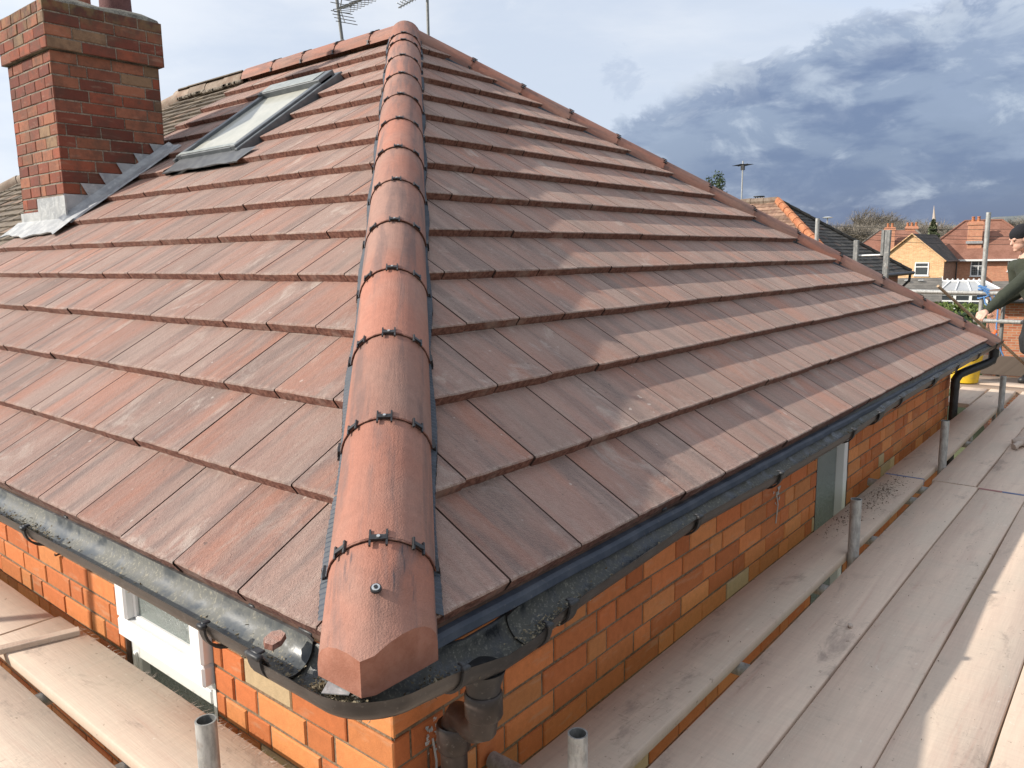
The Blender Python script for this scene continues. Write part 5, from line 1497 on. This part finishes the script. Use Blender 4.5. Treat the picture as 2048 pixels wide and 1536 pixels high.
# ---- ground
mb = MB()
gp_ = [(-400, -400), (1500, -900), (1500, 1200), (-400, 1200)]
mb.face([(x, y, -5.06) for x, y in gp_])
build('ground', mb, mat('ground_grass', lambda N: {'Base Color': N.mix(N.noise(N.objco(), .3, 5, .7), (.06, .09, .03), (.14, .13, .07)), 'Roughness': 1.0}), None, kind='structure')
mb = MB(); mb.face([(-3, -3, -5.05), (9, -3, -5.05), (9, .2, -5.05), (-3, .2, -5.05)]); mb.face([(-3, .2, -5.052), (.2, .2, -5.052), (.2, 12, -5.052), (-3, 12, -5.052)])
build('path', mb, mat('paving', lambda N: {'Base Color': N.mix(N.noise(N.objco(), 5.0, 5, .7), (.20, .18, .15), (.35, .32, .28)), 'Roughness': .95}), None, kind='structure')
# distant hills, strips with real extent
M['hill'] = mat('hill', lambda N: {'Base Color': N.mix(N.ss(N.noise(N.objco(), .02, 6, .75), .4, .6), (.10, .12, .12), (.19, .19, .17)), 'Roughness': 1.0})
def hill(name, D0, pxs, pys, depth):
    mb = MB(); n = len(pxs); A_ = []
    for px, py in zip(pxs, pys):
        t = at(px, py, D0); f0 = at(px, py, D0 - depth); f0.z = -6; b0 = at(px, py, D0 + depth); b0.z = -6; mid = f0.lerp(t, .5); mid.z = -6 + (t.z + 6) * .72
        A_.append((f0, mid, t, b0))
    for i in range(n - 1):
        for j in range(3): mb.face([A_[i][j], A_[i + 1][j], A_[i + 1][j + 1], A_[i][j + 1]])
    return build(name, mb, M['hill'], None, kind='structure', smooth=60)
hill('hill', 900, [1100, 1500, 1650, 1750, 1850, 1930, 1990, 2060, 2150, 2400, 2700], [480, 478, 474, 470, 462, 446, 434, 430, 436, 450, 470], 330)
hill('hill', 430, [1100, 1500, 1650, 1800, 1900, 1980, 2060, 2200, 2500], [498, 492, 486, 482, 474, 462, 455, 458, 480], 160)

# ---- trees
M['bark'] = mat('twig_bark', lambda N: {'Base Color': N.mix(N.attr()[0], (.15, .13, .105), (.27, .235, .19)), 'Roughness': 1.0})
M['ever'] = mat('evergreen', lambda N: {'Base Color': N.mix(N.attr()[0], (.025, .045, .02), (.075, .10, .045)), 'Roughness': 1.0})
M['conif'] = mat('conifer_green', lambda N: {'Base Color': N.mix(N.attr()[0], (.07, .085, .045), (.15, .17, .09)), 'Roughness': 1.0})
M['hedge'] = mat('hedge_leaf', lambda N: {'Base Color': N.mix(N.attr()[0], (.06, .10, .02), (.16, .20, .06)), 'Roughness': 1.0})


def bare_tree(name, H, seed, spread=.62, depth=5):
    rnd = random.Random(seed); tr, cw = MB(), MB()
    def rec(p, d, L, r, k):
        q = p + d * L
        (tr if k < 2 else cw).tube([p, q], [r, r * .68], 5 if k < 2 else 3, cap=False, col=(rnd.random() * .7, 0, 0))
        if k >= depth:
            for _ in range(9):
                t = (d + Vector((rnd.gauss(0, .6), rnd.gauss(0, .6), rnd.gauss(.25, .45)))).normalized(); e = q - d * L * rnd.random(); l = H * rnd.uniform(.04, .10)
                s = t.cross(Vector((rnd.random(), rnd.random(), rnd.random()))).normalized() * H * .0016
                c = (rnd.random(), 0, 0); m_ = e + t * l * .6
                cw.face([e - s, e + s, e + t * l], 0, c=c)
                t2 = (t + Vector((rnd.gauss(0, .7), rnd.gauss(0, .7), rnd.gauss(0, .5)))).normalized(); cw.face([m_ - s, m_ + s, m_ + t2 * l * .7], 0, c=c)
            return
        for _ in range(3 if k > 0 else 4):
            nd = (d * .9 + Vector((rnd.gauss(0, spread), rnd.gauss(0, spread), rnd.uniform(-.05, .45)))).normalized()
            rec(p + d * L * rnd.uniform(.55, 1.0), nd, L * rnd.uniform(.62, .82), r * .6, k + 1)
    rec(Vector((0, 0, 0)), Vector((0, 0, 1)), H * .27, H * .022, 0)
    t = thing(name, None, 'tree', (0, 0, 0)); o1 = build('trunk', tr, M['bark'], t, local=True); o2 = build('crown', cw, M['bark'], t, local=True)
    return t
protos = [bare_tree('bare_tree', 14, 100 + i, (.55, .75, .45)[i], 5) for i in range(3)]
PH = [max(v.co.z for c_ in o.children for v in c_.data.vertices) for o in protos]
TG = 'bare winter trees along the skyline'
def put(px, py_top, D, k, w_=1.0):
    p = at(px, py_top, D); H = p.z + 5.0; sc = H / PH[k]
    return Vector((p.x, p.y, -5.0)), sc
TL = [(1746, 404, 150, 0, 'tallest bare tree on the skyline, standing clear left of the yellow gable', 1.25),
      (1632, 432, 110, 1, 'bare bushy tree just right of the galvanised pole over the dark roof', 1.35), (1662, 438, 105, 2, 'bare tree behind the low pale lamp on the skyline', 1.3),
      (1690, 440, 112, 1, 'bare tree between the pale lamp and the short weathered post', 1.35), (1718, 446, 108, 0, 'bare tree left of the brown-roofed house', 1.4),
      (1782, 432, 130, 1, 'first bare tree right of the tallest one, above the brown roof', 1.2), (1808, 434, 135, 2, 'bare tree directly above the yellow gable peak', 1.25),
      (1838, 446, 140, 1, 'low bare tree left of the conifer and spire', 1.4), (1892, 430, 150, 0, 'bare tree right of the spire', 1.3), (1915, 438, 140, 1, 'bare tree above the left end of the big red roof', 1.4),
      (1610, 436, 120, 0, 'bare tree showing just above the dark roof hip, left of the galvanised pole', 1.2), (2030, 425, 160, 2, 'faint bare tree above the worker\'s hat', 1.3), (1985, 436, 170, 0, 'bare tree behind the top of the tall pole', 1.2)]
used = set()
for (px, py, D, k, lab, wx) in TL:
    loc, sc = put(px, py, D, k)
    if k not in used: used.add(k); o = protos[k]; o.location = loc; o.rotation_euler = (0, 0, px * .7)
    else: o = dup(protos[k], loc, px * .7)
    o.scale = (sc * wx, sc * wx, sc); o['label'] = lab; o['group'] = TG; o['category'] = 'tree'


def leafy(name, c, r, lab, cat, m_, n, ls, seed, trunk=True, cone=False, kind=None, group=None, boxy=False):
    rnd = random.Random(seed); mb = MB(); base = Vector((c[0], c[1], c[2] - r[2]))
    cl = [Vector((rnd.gauss(0, .5), rnd.gauss(0, .5), rnd.uniform(-.9, .9))) for _ in range(26)]
    for _ in range(n):
        if boxy: q = Vector((rnd.uniform(-1, 1), rnd.uniform(-1, 1), rnd.uniform(-1, 1))); k_ = max(abs(v) for v in q); q = q / k_ * rnd.uniform(.86, 1.03)
        elif cone:
            z = rnd.random(); a = rnd.uniform(0, 6.283); rr = (1 - z) * rnd.uniform(.35, 1.0) * (1 + .25 * math.sin(z * 40)); q = Vector((math.cos(a) * rr, math.sin(a) * rr, z * 2 - 1))
        else:
            b = rnd.choice(cl); q = b + Vector((rnd.gauss(0, .2), rnd.gauss(0, .2), rnd.gauss(0, .16)))
            if q.length > 1.15: continue
        p = Vector((c[0] + q.x * r[0], c[1] + q.y * r[1], c[2] + q.z * r[2])); s = ls * rnd.uniform(.6, 1.4)
        a = Vector((rnd.gauss(0, 1), rnd.gauss(0, 1), rnd.gauss(0, 1))).normalized(); b_ = a.cross(Vector((rnd.gauss(0, 1), rnd.gauss(0, 1), rnd.gauss(0, 1)))).normalized()
        mb.face([p - a * s, p + b_ * s * .6, p + a * s, p - b_ * s * .6], 0, c=(rnd.random(), 0, 0))
    if trunk:
        t = thing(name, lab, cat, (c[0], c[1], -5), group); build('crown', mb, m_, t)
        tb = MB(); tb.tube([(c[0], c[1], -5), (c[0], c[1], c[2])], [r[0] * .12, r[0] * .05], 8); build('trunk', tb, M['bark'], t); return t
    return build(name, mb, m_, None, origin=(c[0], c[1], c[2] - r[2]), label=lab, cat=cat, kind=kind, group=group)
q = at(1432, 362, 50); leafy('pine_tree', (q.x, q.y, q.z - 1.0), (.75, .75, 1.6), 'dark evergreen treetop peeking over the long hip below the storm cloud', 'tree', M['ever'], 2600, .07, 5)
q = at(1866, 455, 120); leafy('conifer_tree', (q.x, q.y, q.z - 2.4), (2.3, 2.3, 3.5), 'pointed green conifer just below the church spire', 'tree', M['conif'], 2600, .3, 6, cone=True)
q = at(1830, 620, 33); leafy('hedge', (q.x + 3.2, q.y - 2.2, q.z - 1.7), (1.2, 5.2, 1.75), 'sunlit green hedge below the conservatory', 'hedge', M['hedge'], 9000, .09, 7, trunk=False, boxy=True)
mb = MB(); mb.box((q.x + 3.2, q.y - 2.2, q.z - 1.9), (2.1, 10.0, 3.3)); hh = mb
o_ = build('hedge_core', mb, M['ever'], bpy.data.objects['hedge'])
# far-off wood as one mass
mb = MB(); rnd = random.Random(55)
for _ in range(15000):
    px = rnd.uniform(1590, 2100); D = rnd.uniform(170, 300); topy = 457 + 8 * math.sin(px * .05) + 5 * math.sin(px * .013 + 2) + (8 if 1900 < px < 2000 else 0)
    p = at(px, topy + rnd.random() ** .6 * 45, D)
    l = rnd.uniform(1.0, 2.6); t = Vector((rnd.gauss(0, .5), rnd.gauss(0, .5), 1)).normalized(); s = Vector((rnd.gauss(0, 1), rnd.gauss(0, 1), 0)).normalized() * .11
    mb.face([p - s, p + s, p + t * l], 0, c=(rnd.random(), 0, 0))
build('distant_woods', mb, M['bark'], None, kind='stuff')

# church spire
q0 = at(1868, 445, 340); q1 = at(1868, 411, 340)
t = thing('church_spire', 'thin pale church spire rising above the conifer', 'spire', (q0.x, q0.y, -5))
mb = MB(); mb.tube([q0, q1], [.85, .05], 8); build('spire', mb, M['stone'], t)
mb = MB(); mb.box((q0.x, q0.y, (q0.z - 5) / 2), (3.0, 3.0, q0.z + 5)); build('tower', mb, M['stone'], t)
# pale street lamp on the skyline
q = at(1655, 435, 70); t = thing('street_lamp', 'pale flat-headed lamp standing against the bare trees', 'street lamp', (q.x, q.y, -5))
mb = MB(); mb.tube([(q.x, q.y, -5), (q.x, q.y, q.z - .05)], .05, 8); build('post', mb, M['galv'], t)
mb = MB()
for (r_, z_) in ((.45, 0), ): mb.tube([q - Z_ * .06, q + Z_ * .0, q + Z_ * .06], [.30, .48, .2], 16)
build('lamp_head', mb, M['pvc'], t, smooth=40)
# overhead wires
for i, (a, b) in enumerate((((1500, 440), (2200, 452)), ((1500, 446), (2200, 470)), ((1620, 458), (2200, 474)), ((1640, 470), (2200, 482)))):
    A_, B_ = at(a[0], a[1], 46), at(b[0], b[1], 44); mb = MB()
    mb.tube([A_.lerp(B_, k / 12) - Z_ * (.35 * 4 * (k / 12) * (1 - k / 12)) for k in range(13)], .011, 4)
    build('overhead_wire', mb, M['blk'], None, origin=A_, label=('uppermost', 'second highest', 'third', 'lowest')[i] + ' thin overhead wire crossing in front of the distant roofs', cat='wire', group='overhead wires')

# ---------------------------------------------------------------- worker at the far end
def blob(parts, vox, name, m_, parent, smooth_it=6):
    """parts: list of ('c', p, q, r0, r1) capsules and ('e', c, (rx,ry,rz), axes) ellipsoids -> one continuous skin"""
    mb = MB()
    for pt in parts:
        if pt[0] == 'c':
            _, p, q, r0, r1 = pt; p, q = Vector(p), Vector(q); d = (q - p).normalized(); pts, rs = [], []
            for k in range(5): a = R(-88 + 88 * k / 4); pts.append(p + d * math.sin(a) * r0); rs.append(max(math.cos(a) * r0, .0008))
            for k in range(1, 5): a = R(88 * k / 4); pts.append(q + d * math.sin(a) * r1); rs.append(max(math.cos(a) * r1, .0008))
            mb.tube(pts, rs, 14)
        else:
            _, c, r, ax = pt; c = Vector(c); vs = []; n, k_ = 16, 10
            for i in range(1, k_):
                ph = math.pi * i / k_
                for j in range(n):
                    th = 2 * math.pi * j / n; vs.append(c + ax[0] * (math.sin(ph) * math.cos(th) * r[0]) + ax[1] * (math.sin(ph) * math.sin(th) * r[1]) + ax[2] * (math.cos(ph) * r[2]))
            fs = [(i * n + j, (i + 1) * n + j, (i + 1) * n + (j + 1) % n, i * n + (j + 1) % n) for i in range(k_ - 2) for j in range(n)]
            top = len(vs); vs += [c + ax[2] * r[2], c - ax[2] * r[2]]
            fs += [(top, j, (j + 1) % n) for j in range(n)] + [(top + 1, (k_ - 2) * n + (j + 1) % n, (k_ - 2) * n + j) for j in range(n)]
            mb.mesh(vs, fs)
    ob = build(name, mb, m_, parent)
    md = ob.modifiers.new('r', 'REMESH'); md.mode = 'VOXEL'; md.voxel_size = vox
    ms = ob.modifiers.new('s', 'SMOOTH'); ms.iterations = smooth_it; ms.factor = .5
    dg = bpy.context.evaluated_depsgraph_get(); me = bpy.data.meshes.new_from_object(ob.evaluated_get(dg))
    ob.modifiers.clear(); old = ob.data; ob.data = me; me.shade_smooth(); bpy.data.meshes.remove(old)
    return ob


FW = Vector((-.60, .80, 0)).normalized(); SD = Vector((FW.y, -FW.x, 0)) * -1   # forward, his left (towards camera)
if SD.dot(CAMP - at(2040, 500, 8)) < 0: SD = -SD
UP = Vector((0, 0, 1)); AXP = (FW, SD, UP)
B0 = at(2066, 700, 8.05); BX = Vector((B0.x, B0.y, ZD))        # point between the feet
def bp(f, s, z): return BX + FW * f + SD * s + UP * z
man = thing('person', 'man in dark beanie and olive fleece leaning over the far roof corner', 'person', BX)
hd = at(2041, 478, 8.02); nk = at(2060, 520, 8.05)
tilt = (FW * .95 - UP * .32).normalized(); hu = (UP * .95 + FW * .32).normalized(); HX = (tilt, SD, hu)
shN, shF = nk + SD * .17 - UP * .075 + FW * .01, nk - SD * .17 - UP * .075 + FW * .03
el = at(2010, 590, 7.80); wr = at(1974, 622, 7.74); hn = at(1958, 634, 7.70)
elF = shF - FW * .02 - UP * .28; wrF = elF + FW * .20 - UP * .12 + SD * .02
pel = bp(-.08, 0, .86); ch_ = (pel + nk) * .5 + FW * .02
skin = mat('skin', lambda N: {'Base Color': N.mix(N.noise(N.objco(), 25.0, 3, .5), (.60, .33, .24), (.68, .42, .32)), 'Roughness': .5})
P_ = [('e', hd + hu * .02, (.092, .074, .105), HX), ('e', hd - hu * .055 + tilt * .025, (.066, .056, .062), HX),
      ('c', hd - hu * .05 - tilt * .03, nk, .052, .06), ('e', hd + tilt * .088 - hu * .018, (.020, .013, .024), HX), ('c', hd + tilt * .086 + hu * .012, hd + tilt * .101 - hu * .022, .008, .013),
      ('c', hd + tilt * .080 - hu * .052 + SD * .016, hd + tilt * .080 - hu * .052 - SD * .016, .009, .009), ('c', hd + tilt * .078 - hu * .064 + SD * .014, hd + tilt * .078 - hu * .064 - SD * .014, .009, .009),
      ('e', hd + tilt * .068 - hu * .092, (.024, .026, .020), HX), ('c', hd + tilt * .078 + hu * .022 + SD * .04, hd + tilt * .078 + hu * .022 - SD * .04, .012, .012),
      ('e', hd + SD * .076 - tilt * .005 - hu * .005, (.017, .010, .030), HX), ('e', hd - SD * .076 - tilt * .005 - hu * .005, (.017, .010, .030), HX),
      ('c', nk, ch_, .11, .14), ('c', ch_, pel, .14, .14), ('c', nk - UP * .06, shN, .07, .06), ('c', nk - UP * .06, shF, .07, .06),
      ('c', shN, el, .05, .038), ('c', el, wr, .038, .026), ('c', shF, elF, .05, .038), ('c', elF, wrF, .038, .026)]
hips = [(pel + SD * .09, 1), (pel - SD * .09, -1)]
for q, sg in hips:
    kn = bp(.07 if sg > 0 else .0, .10 * sg, .47); an = bp(-.06 if sg > 0 else -.22, .10 * sg, .09)
    P_ += [('c', q, kn, .075, .052), ('c', kn, an, .052, .036), ('c', an, an + FW * .17 - UP * .045, .036, .03)]
def hand(w, dirv, palm_n, grip):
    """palm and five curled fingers"""
    dirv = dirv.normalized(); sidev = dirv.cross(palm_n).normalized(); out = []
    pc = w + dirv * .05; out.append(('c', w, w + dirv * .03, .026, .028))
    for i in range(4):
        o_ = sidev * (-.03 + .02 * i); a = w + dirv * .025 + o_ * .6; b = w + dirv * (.088 - .004 * abs(i - 1.4)) + o_
        out.append(('c', a, b, .015, .011)); L = (.040, .046, .043, .034)[i]
        c = b + (dirv * .75 + palm_n * .65).normalized() * L; d_ = c + (dirv * .05 + palm_n).normalized() * L * .7; e = d_ + (palm_n * .5 - dirv * .8).normalized() * L * .5
        out += [('c', b, c, .0095, .009), ('c', c, d_, .009, .008), ('c', d_, e, .008, .007)]
    t0 = w + dirv * .03 - sidev * .028; t1 = t0 - sidev * .026 + dirv * .030 + palm_n * .012; t2 = t1 + dirv * .022 + palm_n * .026 + sidev * .008
    out += [('c', w + dirv * .01 - sidev * .01, t0, .018, .014), ('c', t0, t1, .0125, .0105), ('c', t1, t2, .010, .008)]
    return out
P_ += hand(wr, hn - wr, (-UP * .8 + CF * .35).normalized(), None)
P_ += hand(wrF, (FW * .8 - UP * .6), (-FW * .6 - UP * .6).normalized(), None)
blob(P_, .0062, 'body', skin, man, 3)
olive = mat('olive_fleece', lambda N: {'Base Color': N.mix(N.noise(N.objco(), 9.0, 5, .6), (.022, .027, .017), (.050, .056, .038)), 'Roughness': .95, 'height': N.noise(N.objco(), 14.0, 5, .6), 'dist': .03})
fol = SD * .0
J = [('c', nk + UP * .035 + tilt * .015, nk - UP * .06, .070, .10), ('c', nk - UP * .06, ch_, .135, .175), ('c', ch_, pel + UP * .02, .175, .165), ('c', pel + UP * .06, pel - UP * .03, .165, .17),
     ('c', nk - UP * .07, shN, .09, .088), ('c', nk - UP * .07, shF, .09, .088), ('c', shN, el, .082, .064), ('c', el, wr + (el - wr) * .06, .064, .044), ('c', shF, elF, .082, .064), ('c', elF, wrF, .062, .044),
     ('c', el + FW * .01, el + (wr - el) * .4 - UP * .015, .062, .058), ('c', shN + (el - shN) * .4 - UP * .02, el - UP * .012, .062, .058), ('c', ch_ + FW * .06 - UP * .05, pel + FW * .07, .12, .12)]
blob(J, .012, 'fleece', olive, man, 4)
trs = mat('dark_trousers', lambda N: {'Base Color': N.mix(N.noise(N.objco(), 9.0, 5, .6), (.010, .011, .013), (.028, .028, .030)), 'Roughness': .9, 'height': N.noise(N.objco(), 12.0, 5, .6), 'dist': .03})
T = [('c', pel + UP * .02, pel - UP * .06, .15, .15)]
for q, sg in hips:
    kn = bp(.07 if sg > 0 else .0, .10 * sg, .47); an = bp(-.06 if sg > 0 else -.22, .10 * sg, .09)
    T += [('c', q, kn, .105, .078), ('c', kn, an + UP * .03, .078, .064), ('c', kn - UP * .02 + FW * .01, kn - UP * .12, .078, .074)]
blob(T, .012, 'trousers', trs, man, 4)
for q, sg in hips:
    an = bp(-.06 if sg > 0 else -.22, .10 * sg, .07)
    blob([('c', an, an - UP * .01, .05, .052), ('c', an - UP * .02, an + FW * .20 - UP * .028, .05, .04), ('e', an + FW * .08 - UP * .055, (.16, .052, .016), AXP)], .008, 'shoe', M['blk'], man, 2)
bean = mat('beanie_knit', lambda N: {'Base Color': (.010, .010, .013), 'Roughness': .95, 'height': N.noise(N.scale(N.objco(), (1, 1, .3)), 150.0, 2, .5), 'dist': .004})
blob([('e', hd + hu * .055 - tilt * .010, (.104, .086, .080), HX), ('e', hd + hu * .028 - tilt * .012, (.106, .087, .030), HX), ('e', hd + hu * .09 - tilt * .03, (.08, .07, .06), HX)], .008, 'beanie', bean, man, 3)
mb = MB()
for sg in (-1, 1):
    mb.tube([hd + tilt * .0805 + hu * .004 + SD * .030 * sg, hd + tilt * .085 + hu * .004 + SD * .030 * sg], .007, 8)
build('eye', mb, M['blk'], man)
# long stick
s0 = at(1876, 572, 7.30); s1 = at(2048, 727, 8.12); dv = (s1 - s0).normalized(); s2 = s0 + dv * 2.15
mb = MB(); mb.tube([s0, s0.lerp(s2, .33) + UP * .004, s0.lerp(s2, .66), s2], [.0135, .014, .014, .0135], 12)
M['stick'] = mat('worn_handle', lambda N: {'Base Color': N.mix(N.ss(N.noise(N.scale(N.objco(), (3, 3, 3)), 12.0, 5, .65), .4, .62), (.42, .30, .19), (.24, .17, .11)), 'Roughness': .7})
build('broom_handle', mb, M['stick'], None, origin=s2, label='long worn wooden pole held by the worker, slanting across the far roof corner', cat='wooden pole', smooth=40)
# yellow bucket
bc = Vector((8.30, .385, ZD + .012)); mb = MB(); n = 28; prf = [(.125, 0), (.155, .33), (.163, .335), (.163, .36), (.155, .362), (.150, .33), (.12, .01)]
fr_ = [[bc + Vector((math.cos(2 * math.pi * j / n) * r_, math.sin(2 * math.pi * j / n) * r_, z_)) for j in range(n)] for r_, z_ in prf]
for i in range(len(prf) - 1):
    for j in range(n): mb.face([fr_[i][j], fr_[i][(j + 1) % n], fr_[i + 1][(j + 1) % n], fr_[i + 1][j]])
mb.face(fr_[0][::-1]); mb.face(fr_[-1])
M['yel'] = mat('yellow_plastic', lambda N: {'Base Color': N.mix(N.ss(N.noise(N.objco(), 14.0, 5, .7), .5, .7), (.72, .47, .02), (.45, .33, .10)), 'Roughness': .45})
bk = thing('bucket', 'yellow plastic bucket standing behind the black corner downpipe', 'bucket', bc)
build('body', mb, M['yel'], bk, smooth=40)
mb = MB(); mb.tube([bc + Vector((math.cos(a) * .162, math.sin(a) * .162 * .35 - .15 * abs(math.sin(a)), .33 - .10 * math.sin(a))) for a in [math.pi * k / 12 for k in range(13)]], .004, 6); build('handle', mb, M['galv'], bk)
# blue rope: knot on the tall pole, strands hanging to the lower rail
M['rope'] = mat('blue_rope', lambda N: {'Base Color': N.mix(N.noise(N.objco(), 40.0, 3, .6), (.06, .17, .42), (.16, .34, .62)), 'Roughness': .8})
mb = MB(); rnd = random.Random(8); pc = Vector((XO, .418, .30))
for k in range(5):
    z = pc.z - .06 + .03 * k; mb.tube([Vector((pc.x + math.cos(a) * .036, pc.y + math.sin(a) * .036, z + .006 * math.sin(a * 2 + k))) for a in [2 * math.pi * i / 14 for i in range(15)]], .009, 6)
for k in range(3):
    a0 = pc + Vector((-.04, -.01, .03 * k)); mb.tube([a0, a0 + Vector((-.04, -.03 + .03 * k, .02)), a0 + Vector((-.03, -.07, -.03)), a0 + Vector((.0, -.03, -.05))], .010, 6)
for (pts) in ([(0, -.03, 0), (-.05, -.09, -.05), (-.05, -.13, -.16), (-.05, -.10, -.22), (-.05, -.06, -.16)], [(0, -.03, .02), (-.05, -.12, -.02), (-.06, -.17, -.10), (-.06, -.175, -.25), (-.07, -.175, -.36), (-.07, -.185, -.50), (-.05, -.23, -.62), (-.02, -.28, -.74)],
              [(-.03, -.02, -.02), (-.06, -.05, -.12), (-.06, -.12, -.19), (-.05, -.19, -.12)]):
    mb.tube([pc + Vector(p) for p in pts], .008, 6)
build('rope', mb, M['rope'], None, origin=pc, label='blue rope knotted round the tall pole and hanging over the lower guard rail', cat='rope', smooth=50)
# orange tag at the foot of the far hip
q = Vector((W + .02, .0, .03)); mb = MB(); mb.box(q, (.05, .06, .025), (E_, D_, Z_), bev=.006); mb.box(q + Vector((.03, -.02, .02)), (.03, .02, .03), bev=.004)
build('orange_tag', mb, mat('orange_plastic', color=(.75, .16, .04), rough=.5), None, origin=q, label='small bright orange piece lying at the foot of the far hip tiles', cat='plastic piece')
